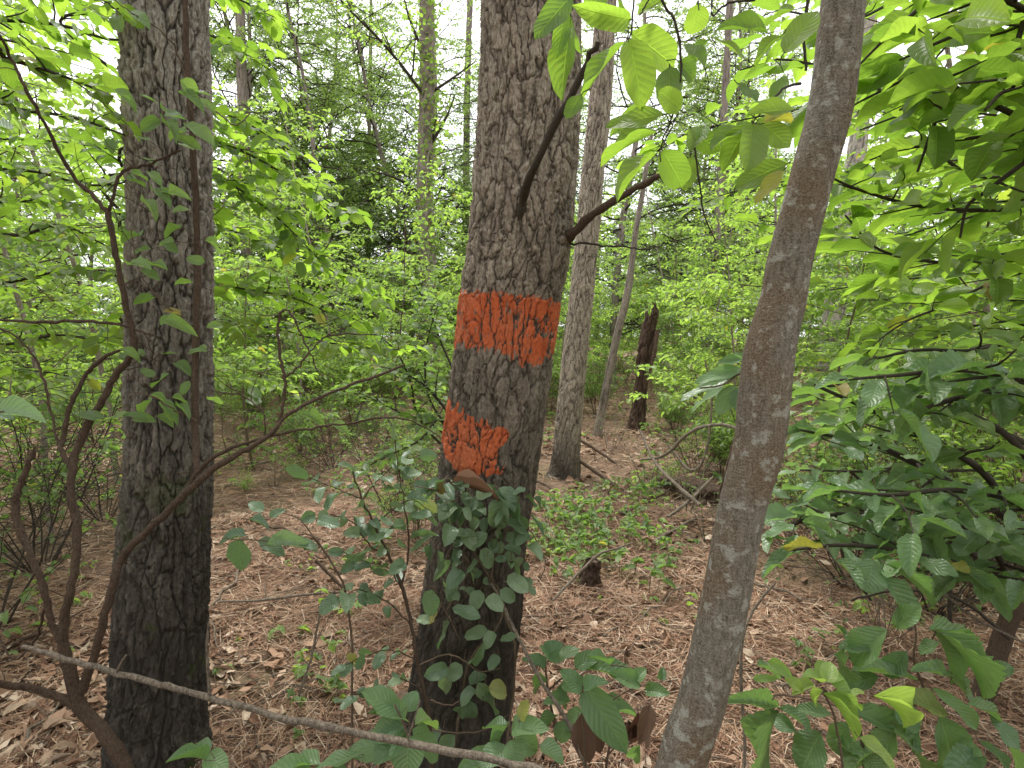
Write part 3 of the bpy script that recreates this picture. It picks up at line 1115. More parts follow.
def put(kind, x, y, sc=1.0, which=None, rz=None):
    global cnt
    k = which if which is not None else int(rp.integers(0, len(protos[kind])))
    nm, cat, grp = NAMES[kind]
    place(protos[kind][k], (x, y, float(gh(x, y)) - .01), rp.uniform(0, 6.28) if rz is None else rz, sc * rp.uniform(.9, 1.1),
          f'{band(y)} {nm[k]} {sector(x, y)}', cat, f'{grp}, {nm[k]}, {band(y)}, {sector(x, y)}')
    cnt += 1


def putpx(kind, px, Y, sc=1.0, which=None, rz=None):
    put(kind, (px - 512) / FPX * Y, Y, sc, which, rz)


# near and middle saplings placed one by one
for a in [('sap', 40, 4.2, 1.0, 0), ('sap', -60, 3.2, .95, 2), ('sap', 110, 5.6, 1, 1), ('sap', 300, 8.5, 1, 0), ('sap', 385, 7.5, .9, 2), ('sap', 250, 6.2, .9, 2),
          ('sap', 330, 11, 1.1, 1), ('sap', 430, 9.5, .9, 0), ('sap', 735, 8.5, .9, 0), ('sap', 765, 6.5, .9, 1), ('sap', 820, 5.2, .9, 2), ('sap', 920, 5.0, 1., 0),
          ('sap', 1010, 4.4, 1., 1), ('sap', 675, 13, 1, 1), ('sap', 560, 11, .9, 0), ('sap', 1080, 3.6, 1., 2), ('sap', 960, 7.5, 1., 1), ('sap', 190, 9, 1., 1), ('sap', 500, 13, 1., 0)]:
    putpx(*a)
for a in [('shrub', 860, 3.6, .8, 0), ('shrub', 960, 3.9, .9, 1), ('shrub', 1040, 3.2, .8, 1), ('shrub', 800, 4.6, .8, 2), ('shrub', 720, 7.0, .6, 0), ('shrub', 20, 6, .8, 1),
          ('shrub', 90, 8, .8, 0), ('shrub', 400, 5.2, .55, 0), ('shrub', 415, 4.0, .5, 0), ('shrub', 30, 4.6, .6, 2), ('shrub', 900, 5.6, .9, 1), ('shrub', 1000, 6, 1, 0)]:
    putpx(*a)
for a in [('shrub', 240, 5.2, .35, 2), ('shrub', 292, 5.8, .4, 2), ('shrub', 385, 4.6, .35, 2), ('shrub', 255, 9, .6, 0),
          ('brush', 25, 3.6, 1.1, 0), ('brush', 95, 4.6, 1, 0), ('brush', -30, 2.8, 1, 0), ('brush', 865, 3.3, .9, 0), ('brush', 950, 3.0, .9, 0), ('brush', 1015, 3.4, 1, 0), ('brush', 690, 4.7, .8, 1), ('brush', 655, 5.4, .8, 1), ('brush', 715, 4.0, .6, 1),
          ('brush', 330, 6.2, .8, 0), ('brush', 270, 5.4, .6, 1), ('brush', 390, 4.6, .8, 0), ('brush', 800, 3.9, .8, 1), ('brush', 610, 7.2, .8, 1), ('brush', 50, 5.5, 1, 1), ('brush', 900, 2.7, .6, 1), ('brush', 240, 7.5, .9, 1), ('brush', 700, 6.0, .8, 0)]:
    putpx(*a)
for q in range(20):
    putpx('shrub', rp.uniform(215, 445) if q % 3 == 0 else rp.uniform(670, 760), rp.uniform(5.2, 9.5), rp.uniform(.3, .55), int(rp.integers(0, 3)))
# the thicket
for kind, n, y0, y1, sc in (('shrub', 105, 9, 22, 1.0), ('sap', 60, 10, 26, 1.0), ('tree', 13, 15, 28, 1.0), ('tree', 50, 30, 80, 1.15), ('sap', 60, 24, 45, 1.0), ('shrub', 40, 20, 36, 1.3)):
    for q in range(n):
        Y = rp.uniform(y0, y1)
        px = rp.uniform(-140, 1160)
        if kind == 'tree' and Y < 18 and 255 < px < 400:
            continue
        if kind == 'sap' and Y < 14 and 290 < px < 400 and rp.random() < .6:
            continue
        putpx(kind, px, Y, sc)
for a in [('tree', 612, 17, .9, 1), ('tree', 740, 24, 1, 0), ('tree', 30, 11, .7, 2), ('tree', 95, 13, .7, 2), ('tree', -60, 9, .7, 2), ('tree', 225, 17, .9, 1), ('tree', 315, 19, .9, 1), ('tree', 345, 15, .75, 1), ('tree', 410, 20, 1, 1), ('tree', 290, 24, 1.1, 1), ('tree', 700, 18, 1, 1)]:
    putpx(*a)
# low green plants on the floor
for (cx, cy, rx, ry, n) in [(610, 545, 70, 25, 34), (600, 505, 60, 15, 24), (250, 440, 60, 30, 18), (360, 440, 60, 25, 14), (60, 600, 60, 30, 5), (300, 600, 70, 60, 5), (290, 690, 60, 40, 4),
                            (400, 430, 60, 20, 10), (640, 600, 40, 30, 3), (560, 560, 20, 30, 6), (120, 470, 100, 40, 10), (700, 440, 60, 20, 10), (860, 640, 90, 40, 4), (330, 500, 90, 40, 6)]:
    for q in range(n):
        P = atg(cx + rp.uniform(-rx, rx), cy + rp.uniform(-ry, ry))
        put('weed', P[0], P[1], rp.uniform(.7, 1.3))
for q in range(120):
    x, y = frustum(1, 5, 20, rp, 1.2)
    put('weed', float(x[0]), float(y[0]), 1.5)
# unseen trees added beside and behind the viewpoint to keep low side light away
for q in range(9):
    a_ = math.radians(85 + 190 * (q + rp.random() * .8) / 9)
    r_ = rp.uniform(6, 12)
    k_ = int(rp.integers(0, 3))
    place(protos['tree'][k_], (r_ * math.sin(a_), r_ * math.cos(a_), -.02), rp.uniform(0, 6.28), .9, 'unseen tree added behind the viewpoint to block low side light', 'tree', 'unseen light-blocking trees behind the viewpoint')
# leaves and limbs of the leafy trunk under the open sky
rq = np.random.default_rng(9)
br, lb, lv = MB(), LB(), MB()
for rows in ([(427, 100, 15.0), (405, 70, 14.5), (380, 40, 14), (345, 5, 13.5), (320, -30, 13)], [(428, 95, 15.0), (450, 80, 15), (475, 62, 15)], [(427, 150, 15), (445, 120, 14.8), (455, 95, 14.6)], [(427, 60, 15), (410, 20, 15), (400, -20, 15)],
             [(427, 200, 15), (400, 180, 14.6), (370, 170, 14.2)], [(427, 230, 15), (450, 215, 14.6), (462, 200, 14.2)], [(428, 270, 15), (405, 250, 14.6), (385, 245, 14.2)]):
    P = smooth_path([at(*r_) for r_ in rows], 14)
    spray(rq, br, lb, P, .05, dict(LP, L=.13, w=.6, sp=.08, tilt=.6), 2, 1.3, .35, 5, .15, .5)
for q in range(1500):
    p = at(427 + rq.normal(0, 8), rq.uniform(-30, 330), 14.8 + rq.uniform(-.2, .5))
    lb.add(p, rq.normal(0, 1, 3), UP + rq.normal(0, .8, 3), .12, .08, rq.random())
lb.to(lv, 'low', rq)
br.build('limbs', M['twigd'], leafy_trunk)
lv.build('foliage', M['far'], leafy_trunk)
# look-alikes that stand together: say which is which
bpy.context.view_layer.update()
same = {}
for o in COL.objects:
    if o.parent is None and 'label' in o and o.get('group') and o.location[1] > 1 and 'fallen' not in o.name:
        same.setdefault(o['label'], []).append(o)
ORD = ['leftmost', 'second from left', 'third from left', 'fourth from left', 'fifth from left', 'sixth from left', 'seventh from left', 'eighth from left', 'ninth from left', 'tenth from left', 'eleventh from left', 'twelfth from left', 'thirteenth from left', 'fourteenth from left']
for lab, os_ in same.items():
    if 1 < len(os_) <= 14:
        os_.sort(key=lambda o: o.location[0] / o.location[1])
        for k, o in enumerate(os_):
            o['label'] = f"{ORD[k]} {lab}" if k < len(os_) - 1 else f"rightmost {lab}"
for k in protos:
    for o in protos[k]:
        drop(o)
print('placed', cnt)

# ------------------------------------------------------------------ things close to the camera


def pth(rows, n=None):
    return smooth_path([at(r[0], r[1], r[3]) for r in rows], n or max(8, 5 * len(rows)))


def limb(mb, rows, rng, sides=9, wob=.0015):
    P = pth(rows)
    n = len(P)
    rr = np.interp(np.linspace(0, 1, n), np.linspace(0, 1, len(rows)), [pw(r[2], r[3]) / 2 for r in rows])
    P = P + rng.normal(0, wob, P.shape)
    rr = rr * (1 + rng.normal(0, .06, n))
    tube(mb, P, rr, sides, rng.random())
    return P


def leafpx(lb, bx, by, tx, ty, w, Y, rng, dY=None, face=.6, mb=None, pet=.03):
    """one leaf traced from the photograph: base and tip pixels, width in pixels"""
    dY = rng.uniform(-.06, .06) if dY is None else dY
    p, q = at(bx, by, Y), at(tx, ty, Y + dY)
    d = q - p
    L = np.linalg.norm(d)
    view = nrm(CAM - p)
    N = nrm(view * face + UP * (1 - face) + rng.normal(0, .2, 3))
    lb.add(p, d / L, N, L, pw(w, Y) / .93, rng.random())
    if mb is not None:                                    # its stalk, running back to the stem
        e = p - d / L * .012 + np.array([rng.normal(0, .006), pet, rng.normal(-.006, .008)])
        tube(mb, [p + d * .03, p - d / L * .006, e], [.0009, .0009, .0011], 4, .8, 0, False)


rn = np.random.default_rng(5)

# ---- the brown many-stemmed shrub at the left
sh = thing('shrub', 'brown many-stemmed bare shrub leaning against the thick left pine', 'shrub', (at(150, 830, 1.4)[0], 1.4, 0))
SY = 1.42
for rows in [
    [(165, 960, 24, 1.4), (146, 850, 22, 1.4), (128, 775, 19, SY), (108, 738, 18, SY), (84, 712, 17, SY), (72, 679, 15, SY), (63, 642, 13, SY)],
    [(84, 712, 12, SY), (62, 698, 11, SY - .02), (30, 688, 10, SY - .05), (0, 684, 9, SY - .1), (-50, 680, 8, SY - .2)],
    [(64, 645, 9, SY), (52, 626, 8, SY), (47, 602, 8, SY), (34, 562, 8, SY), (20, 529, 9, SY + .02), (15, 504, 9, SY + .04), (22, 480, 8, SY + .05), (32, 456, 6, SY + .06), (35, 446, 2, SY + .06)],
    [(63, 645, 11, SY), (64, 618, 11, SY), (71, 588, 10, SY), (78, 535, 10, SY + .03), (73, 505, 10, SY + .05), (72, 473, 9, SY + .07), (78, 447, 9, SY + .09), (90, 420, 9, SY + .1), (106, 395, 8, SY + .1), (115, 376, 8, SY + .1), (130, 357, 8, SY + .1),
     (134, 340, 8, SY + .1), (128, 314, 7, SY + .1), (120, 276, 7, SY + .1), (114, 245, 7, SY + .1), (107, 212, 7, SY + .1)],
    [(107, 212, 5, SY + .1), (95, 198, 5, SY + .1), (72, 175, 4.5, SY + .1), (50, 133, 4, SY + .05), (27, 90, 4, SY), (12, 60, 3.5, SY), (-3, 32, 3, SY - .05), (-40, -20, 2.5, SY - .1)],
    [(108, 210, 4, SY + .1), (114, 195, 4, SY + .1), (123, 171, 3.5, SY + .1), (147, 165, 3, SY + .1), (181, 150, 2, SY + .12)],
    [(72, 470, 6, SY + .07), (62, 450, 6, SY + .1), (64, 433, 6, SY + .12), (72, 402, 6, SY + .14), (84, 379, 5, SY + .16), (101, 359, 5, SY + .16), (123, 349, 3, SY + .16)],
    [(156, 337, 2, SY + .1), (128, 327, 3, SY + .1), (88, 321, 4, SY + .1), (45, 322, 4, SY + .1), (0, 320, 3, SY + .1), (-60, 312, 3, SY + .1)],
    [(60, 450, 3, SY + .1), (50, 410, 3, SY + .15), (40, 370, 3, SY + .2), (20, 340, 2.5, SY + .2), (-5, 326, 2, SY + .2)],
    [(47, 602, 4, SY), (35, 640, 3, SY + .1), (14, 660, 2.5, SY + .15), (0, 640, 2, SY + .2)],
    [(82, 690, 12, SY), (97, 645, 10, SY - .02), (113, 585, 10, SY - .02), (123, 556, 10, SY), (143, 535, 9, SY), (168, 511, 9, SY), (200, 480, 9, SY), (233, 456, 8, SY), (266, 438, 6, SY), (290, 413, 5, SY + .03), (340, 389, 4, SY + .08), (405, 365, 3, SY + .15)],
    [(180, 500, 5, SY + .02), (200, 470, 5, SY + .03), (222, 452, 5, SY + .03), (255, 440, 4, SY + .02), (300, 430, 3, SY), (340, 424, 3, SY), (400, 418, 2.5, SY + .02), (440, 436, 1.5, SY + .03)],
    [(276, 430, 4, SY + .02), (283, 405, 4, SY + .03), (285, 378, 4, SY + .04), (280, 356, 3.5, SY + .05), (278, 325, 3.5, SY + .06), (283, 310, 3, SY + .06), (292, 316, 2.5, SY + .06), (306, 345, 2, SY + .06), (318, 372, 1.5, SY + .06)],
    [(285, 378, 2.5, SY + .04), (300, 365, 2.5, SY + .04), (315, 345, 2, SY + .05), (335, 335, 2, SY + .06), (375, 335, 1.5, SY + .08)],
    [(266, 438, 2.5, SY), (262, 410, 2, SY), (240, 395, 2, SY + .03), (215, 392, 1.5, SY + .05)],
]:
    mb = MB()
    P = limb(mb, [(a_, b_, c_ * .8, d_) for a_, b_, c_, d_ in rows], rn)
    for q in range(int(len(P) * .22)):                     # short dead spurs
        i = rn.integers(3, len(P) - 1)
        d = nrm(P[i] - P[i - 1] + rn.normal(0, .9, 3))
        tube(mb, grow(rn, P[i], d, rn.uniform(.03, .16), 4, .25), np.linspace(.0014, .0006, 5), 4, rn.random())
    mb.build('stem', M['stem'], sh)
cl = thing('climbing_stem', 'thin straight brown stem rising up the front of the thick left pine', 'vine', at(197, 478, 1.45))
mb = MB()
limb(mb, [(198, 478, 7, 1.45), (196, 440, 7, 1.5), (195, 380, 6.5, 1.55), (197, 300, 6.5, 1.58), (197, 250, 6, 1.6), (193, 150, 6, 1.6), (188, 70, 5.5, 1.62), (185, 0, 5, 1.62), (183, -120, 5, 1.64)], rn, 9, .001)
mb.build('stem', M['stem'], cl)
mb = MB()
for rows in ([(196, 130, 2, 1.6), (180, 60, 2, 1.56), (160, 30, 1.6, 1.5), (120, 5, 1.2, 1.45), (100, -20, 1, 1.4)], [(193, 110, 2, 1.6), (205, 105, 1.6, 1.58), (235, 125, 1.4, 1.5), (250, 112, 1, 1.5)],
             [(196, 330, 2, 1.58), (160, 300, 1.5, 1.5), (140, 270, 1.2, 1.5), (130, 230, 1, 1.5)], [(196, 420, 2, 1.5), (175, 410, 1.6, 1.45), (150, 395, 1.2, 1.4), (128, 392, 1, 1.4)]):
    mb = MB()
    limb(mb, rows, rn, 4)
    mb.build('tendril', M['twig'], cl)
mb = MB()
lb, lv = LB(), MB()
for bx, by, tx, ty, w in [(180, 80, 200, 96, 13), (178, 92, 205, 105, 12), (128, 12, 148, 22, 12), (112, 90, 138, 105, 11), (140, 95, 158, 102, 11), (186, 120, 165, 112, 13), (184, 124, 214, 140, 14), (176, 138, 202, 147, 11),
                          (152, 190, 170, 200, 10), (168, 195, 181, 190, 9), (140, 200, 160, 212, 9), (160, 120, 140, 128, 11), (195, 150, 178, 143, 11), (130, 100, 118, 92, 10), (150, 172, 160, 182, 8),
                          (128, 265, 147, 262, 10), (140, 270, 160, 278, 10), (165, 320, 190, 328, 11), (160, 325, 178, 316, 10), (120, 350, 142, 358, 10), (150, 395, 172, 402, 10), (152, 400, 138, 412, 10), (160, 402, 178, 418, 10),
                          (172, 398, 190, 400, 9), (175, 405, 192, 412, 8), (130, 414, 100, 420, 9), (105, 418, 76, 413, 9), (148, 420, 122, 412, 8), (165, 402, 170, 420, 20), (152, 388, 168, 372, 8), (183, 395, 188, 380, 8),
                          (245, 400, 262, 402, 12), (262, 398, 248, 386, 9), (300, 415, 330, 423, 14), (330, 425, 352, 432, 12), (205, 262, 186, 258, 9), (205, 240, 225, 250, 10)]:
    leafpx(lb, bx, by, tx, ty, w * 1.05, 1.48, rn, face=.45)
for q in range(34):
    x, y = rn.uniform(122, 222), rn.uniform(60, 430)
    a_ = rn.uniform(-.5, .7) + (math.pi if rn.random() < .5 else 0)
    leafpx(lb, x, y, x + 19 * math.cos(a_), y + 14 * math.sin(a_), rn.uniform(7, 12), rn.uniform(1.5, 1.6), rn, face=.35, mb=mb, pet=.05)
lb.to(lv, 'round', rn)
lv.build('leaves', M['green'], cl)
mb.build('leaf_stalks', M['twig'], cl)

# broad dark leaf hanging in from the left edge
t = thing('twig_with_leaf', 'broad glossy dark green leaf on a twig at the left edge', 'twig', at(-40, 405, .75))
mb, lb, lv = MB(), LB(), MB()
limb(mb, [(-60, 395, 3, .75), (-30, 402, 2.5, .75), (0, 412, 2, .75), (8, 402, 1.5, .78), (12, 380, 1.2, .8)], rn, 5, .0005)
leafpx(lb, -6, 413, 44, 412, 26, .75, rn, .02, .5)
leafpx(lb, 14, 420, -20, 402, 22, .78, rn, .02, .5)
leafpx(lb, 12, 130, -20, 120, 15, .9, rn, .02, .5)
mb.build('twig', M['twig'], t)
lb.to(lv, 'ovate', rn)
lv.build('leaves', M['dull'], t)

# ---- the long dead stick crossing the foreground
st = thing('dead_branch', 'long pale dead stick slanting across the foreground at lower left', 'branch', at(24, 646, 1.15))
mb = MB()
limb(mb, [(23, 646, 4, 1.15), (50, 655, 5.5, 1.15), (83, 664, 6, 1.15), (143, 681, 6.5, 1.15), (187, 691, 6.5, 1.15), (257, 711, 7, 1.15), (342, 729, 7.5, 1.15), (442, 750, 8, 1.12), (530, 768, 8, 1.1), (640, 800, 9, 1.02), (760, 860, 9, .9), (980, 1100, 8, .7)], rn, 10, .0016)
mb.build('stick', M['pale'], st)
for rows in ([(117, 672, 3, 1.15), (120, 665, 3, 1.14), (126, 655, 2, 1.13)], [(210, 697, 3.5, 1.15), (208, 670, 3, 1.14), (207, 645, 3, 1.13), (209, 622, 2, 1.12)],
             [(236, 706, 3, 1.15), (230, 714, 2, 1.12)], [(408, 738, 2.5, 1.13), (414, 720, 2, 1.12), (420, 700, 1.5, 1.12)]):
    mb = MB()
    limb(mb, rows, rn, 6, 0)
    mb.build('spur', M['pale'], st)


def stick(label, rows, m='pale', name='dead_branch', sides=7, forks=2):
    t = thing(name, label, 'branch', at(rows[0][0], rows[0][1], rows[0][3]))
    mb = MB()
    P = limb(mb, rows, rn, sides)
    for q in range(forks):
        i = rn.integers(2, len(P) - 1)
        d = nrm(nrm(P[i] - P[i - 1]) + rn.normal(0, .6, 3))
        tube(mb, grow(rn, P[i], d, rn.uniform(.1, .35) * rows[0][3] / 3, 5, .2), np.linspace(.003, .001, 6), 4, rn.random())
    mb.build('stick', M[m], t)


stick('thin pale stick leaning from the creeper on the banded pine down to the right', [(491, 583, 2.5, 1.7), (508, 615, 3, 1.66), (522, 645, 3.5, 1.62), (542, 682, 4, 1.58), (569, 725, 4.5, 1.52), (587, 770, 5, 1.45), (606, 830, 5, 1.4), (625, 930, 5, 1.36)], forks=0)
stick('thin pale curved stick standing just right of the grey tree foot', [(742, 960, 3, 1.45), (744, 800, 4, 1.5), (744, 739, 3.5, 1.55), (741, 655, 3.5, 1.6), (751, 615, 3, 1.65), (774, 583, 2.5, 1.7)], forks=0)
stick('pale straight twig slanting through the broad leaved shoots at right', [(916, 567, 2, 2.0), (940, 590, 2.5, 1.95), (975, 618, 3, 1.9), (1008, 635, 2.5, 1.9), (1060, 660, 2.5, 1.9)], forks=0)
stick('dark stick lying from the slender pine toward the right', [(575, 458, 3, 6.0), (600, 475, 4, 5.8), (625, 492, 4, 5.5), (648, 504, 3, 5.3)], 'stem')
stick('thin dark stick lying behind the slender pine foot', [(580, 440, 3, 6.8), (604, 455, 3, 6.6), (630, 474, 3, 6.2), (652, 494, 2, 5.9)], 'stem')
stick('pale curved branch arching over the brush beside the grey tree', [(640, 460, 2, 5.5), (665, 455, 3.4, 5.0), (690, 432, 3.6, 4.7), (715, 425, 3.6, 4.6), (732, 427, 3.5, 4.5), (760, 440, 3, 4.4)])
stick('thin pale branch arching up left of the grey tree', [(668, 445, 3, 5.2), (690, 470, 3, 5.0), (705, 455, 2.5, 4.9), (712, 400, 2, 4.9), (705, 360, 1.5, 4.9)])
stick('pale branch poking out of the brush toward the snag', [(700, 505, 4, 4.2), (680, 488, 4, 4.4), (655, 462, 3, 4.8), (640, 430, 2, 5.2)])
stick('low pale stick in front of the brush beside the grey tree', [(668, 517, 3, 4.2), (690, 500, 4, 4.3), (712, 478, 3, 4.5)])
stick('dark curved stick resting against the grey tree', [(722, 492, 5, 3.0), (729, 465, 5, 2.9), (735, 440, 4, 2.9), (739, 420, 4, 2.9)], 'stem', forks=1)
stick('arched pale stick over the seedlings right of the banded pine', [(553, 600, 2.5, 2.8), (572, 580, 3, 2.9), (598, 555, 3, 3.0), (618, 548, 2, 3.1), (632, 543, 1.5, 3.2)])
stick('long thin twig on the straw left of the banded pine', [(218, 602, 2, 2.9), (262, 600, 3, 3.0), (310, 594, 3, 3.1), (345, 592, 2, 3.1)])
stick('pale twig standing in the straw left of the banded pine', [(290, 725, 3, 2.2), (300, 690, 3, 2.25), (312, 655, 2.5, 2.3), (322, 600, 2, 2.35)])
stick('dark bent twig lying right of the thick left pine', [(316, 560, 4, 3.3), (330, 575, 3.5, 3.25), (345, 590, 3, 3.2)], 'stem')
for k, (x0, y0, x1, y1, w) in enumerate([(620, 515, 700, 480, 3), (655, 540, 735, 500, 4), (600, 640, 690, 585, 3), (520, 470, 600, 520, 3), (540, 700, 640, 640, 2.5), (230, 470, 320, 450, 3), (240, 520, 330, 540, 3), (250, 560, 200, 620, 3),
                                         (0, 560, 90, 520, 4), (0, 480, 110, 500, 3), (780, 690, 860, 640, 3), (800, 600, 700, 560, 2.5), (0, 650, 90, 610, 4), (20, 740, 70, 690, 4)]):
    a, b = atg(x0, y0, .03), atg(x1, y1, .05)
    t = thing('fallen_stick', 'x', 'stick', a, 'thin dead sticks lying on the pine straw')
    where = ['beside the brush heap', 'in front of the brush heap', 'in the open straw before the grey tree', 'at the foot of the slender pine', 'between the banded pine and the grey tree', 'far left of the banded pine', 'midway left of the banded pine', 'near right of the thick left pine',
             'behind the brown shrub stems', 'far behind the brown shrub', 'under the broad leaved shoots', 'right behind the grey tree', 'in front of the brown shrub stems', 'at the lower left edge'][k]
    t['label'] = f'thin dead stick on the straw {where}'
    m_ = np.linspace(0, 1, 9)[:, None]
    P = a * (1 - m_) + b * m_ + rn.normal(0, .012, (9, 3))
    mb = MB()
    tube(mb, P, np.linspace(1, .4, 9) * pw(w, a[1]) / 2, 6, .5)
    mb.build('stick', M['pale' if k % 3 else 'stem'], t)

# brush heap and stump between the banded pine and the grey tree
hp = atg(700, 500)
t = thing('rotten_log', 'grey rotten log end in the brush heap left of the grey tree', 'log', (hp[0], hp[1], 0))
mb = MB()
trunk_mesh(mb, [hp + (-.25, .35, .08), hp + (0, 0, .10), hp + (.25, -.3, .07)], [.07, .09, .08], 36, .02, 6, .1, .03, 61, rough=1.4)
mb.build('log', M['snag'], t)
t = thing('tree_stump', 'low dark rotten stump among the seedlings right of the banded pine', 'stump', atg(588, 590))
p0 = atg(588, 592)
mb = MB()
trunk_mesh(mb, [p0 + (0, 0, -.03), p0 + (.01, 0, .08), p0 + (.03, .01, .19)], [.075, .06, .045], 36, .012, 6, .08, .03, 63, rough=1.4, flare=.4)
tube(mb, [p0 + (.03, .01, .15), p0 + (.03, .01, .185)], [.03, .02], 12)
mb.build('stump', M['snag'], t)

# ---- creeper on the banded pine
vine = thing('creeper', 'dull green round-leaved creeper clinging to the foot of the orange banded pine', 'creeper', (at(470, 745, 1.75)[0], 1.75, 0))
VS = [[(452, 760, 3, 1.72), (462, 700, 3, 1.74), (470, 660, 2.5, 1.74), (497, 628, 2.5, 1.74), (503, 600, 2.5, 1.76), (488, 575, 2.5, 1.76), (470, 545, 2, 1.76), (462, 515, 2, 1.76), (468, 488, 1.5, 1.76)],
      [(505, 760, 3, 1.72), (512, 700, 3, 1.74), (515, 650, 2.5, 1.74), (505, 615, 2.5, 1.76), (492, 580, 2.5, 1.74), (500, 540, 2, 1.76), (518, 515, 2, 1.76), (505, 488, 1.5, 1.76)],
      [(420, 665, 2, 1.7), (445, 655, 2, 1.7), (463, 660, 1.8, 1.7), (480, 672, 1.6, 1.7), (500, 668, 1.2, 1.72)],
      [(430, 700, 2, 1.7), (450, 705, 1.8, 1.7), (470, 695, 1.6, 1.7), (492, 690, 1.2, 1.72)],
      [(432, 730, 2, 1.7), (460, 733, 1.8, 1.7), (490, 728, 1.6, 1.72), (508, 715, 1.2, 1.72)],
      [(447, 610, 1.5, 1.72), (458, 590, 1.6, 1.72), (470, 565, 1.8, 1.74), (452, 545, 1.5, 1.72), (440, 520, 1.2, 1.72)],
      [(460, 640, 1.4, 1.72), (450, 620, 1.4, 1.72), (438, 600, 1.2, 1.72), (430, 585, 1, 1.72)],
      [(515, 515, 1.5, 1.76), (530, 530, 1.4, 1.8), (545, 560, 1.2, 1.8), (540, 580, 1, 1.8)],
      [(470, 500, 2, 1.74), (445, 492, 1.6, 1.7), (425, 488, 1.2, 1.66), (410, 485, 1, 1.64)]]
mb, lb, lv = MB(), LB(), MB()
for r_ in VS:
    P = limb(mb, r_, rn, 5, .001)
# traced leaves: (base, tip, width)
for bx, by, tx, ty, w in [(430, 490, 415, 484, 11), (440, 487, 424, 497, 13), (452, 500, 436, 484, 14), (455, 505, 441, 514, 14), (448, 505, 458, 519, 15), (463, 508, 447, 522, 13), (470, 505, 484, 512, 12), (466, 512, 476, 500, 11), (492, 488, 478, 496, 12), (498, 490, 514, 503, 15),
                          (502, 500, 496, 530, 17), (520, 503, 515, 524, 18), (488, 510, 503, 516, 12), (505, 522, 526, 530, 12), (530, 515, 545, 535, 13), (450, 525, 448, 540, 13), (432, 545, 428, 560, 10), (446, 545, 456, 533, 11), (462, 530, 474, 546, 12), (470, 545, 484, 535, 12), (480, 550, 492, 565, 14),
                          (478, 562, 466, 572, 12), (462, 570, 450, 585, 13), (455, 600, 450, 588, 11), (424, 592, 435, 612, 17), (438, 612, 428, 622, 11), (450, 622, 438, 645, 14), (430, 622, 418, 618, 10), (452, 608, 478, 616, 12), (480, 590, 474, 608, 13), (488, 596, 500, 608, 12), (500, 590, 514, 600, 11), (508, 575, 526, 590, 13),
                          (512, 560, 522, 575, 13), (520, 555, 508, 545, 10), (488, 630, 466, 636, 11), (494, 632, 486, 645, 10), (498, 655, 490, 668, 9), (500, 640, 515, 636, 10), (470, 660, 482, 654, 8), (448, 668, 428, 675, 13), (452, 674, 440, 692, 14), (462, 665, 448, 678, 13), (470, 685, 484, 672, 12), (478, 682, 494, 700, 14),
                          (476, 690, 462, 700, 12), (488, 688, 507, 692, 15), (470, 700, 470, 720, 14), (484, 700, 500, 708, 13), (466, 706, 455, 716, 11), (442, 730, 425, 740, 13), (455, 735, 440, 752, 14), (470, 540, 460, 530, 11), (480, 520, 470, 530, 12), (445, 560, 440, 572, 9), (505, 540, 520, 540, 12), (528, 545, 540, 553, 10)]:
    leafpx(lb, bx, by, bx + (tx - bx) * 1.12, by + (ty - by) * 1.12, w * 1.18, rn.uniform(1.66, 1.72), rn, face=.55, mb=mb, pet=.06)
for q in range(85):
    x, y = rn.uniform(425, 535), 480 + 110 * rn.random() ** 1.5
    a = rn.uniform(0, 6.28)
    leafpx(lb, x, y, x + 12 * math.cos(a), y + 7 + 7 * math.sin(a), rn.uniform(7, 11), rn.uniform(1.68, 1.76), rn, face=.4, mb=mb, pet=.04)
mb.build('stems', M['twig'], vine)
lb.to(lv, 'round', rn)
lv.build('leaves', M['vine'], vine)
lb, lv = LB(), MB()
leafpx(lb, 450, 486, 500, 484, 12, 1.68, rn, 0, .1)
lb.to(lv, 'ovate', rn)
lv.build('dry_leaf', M['deadleaf'], vine)

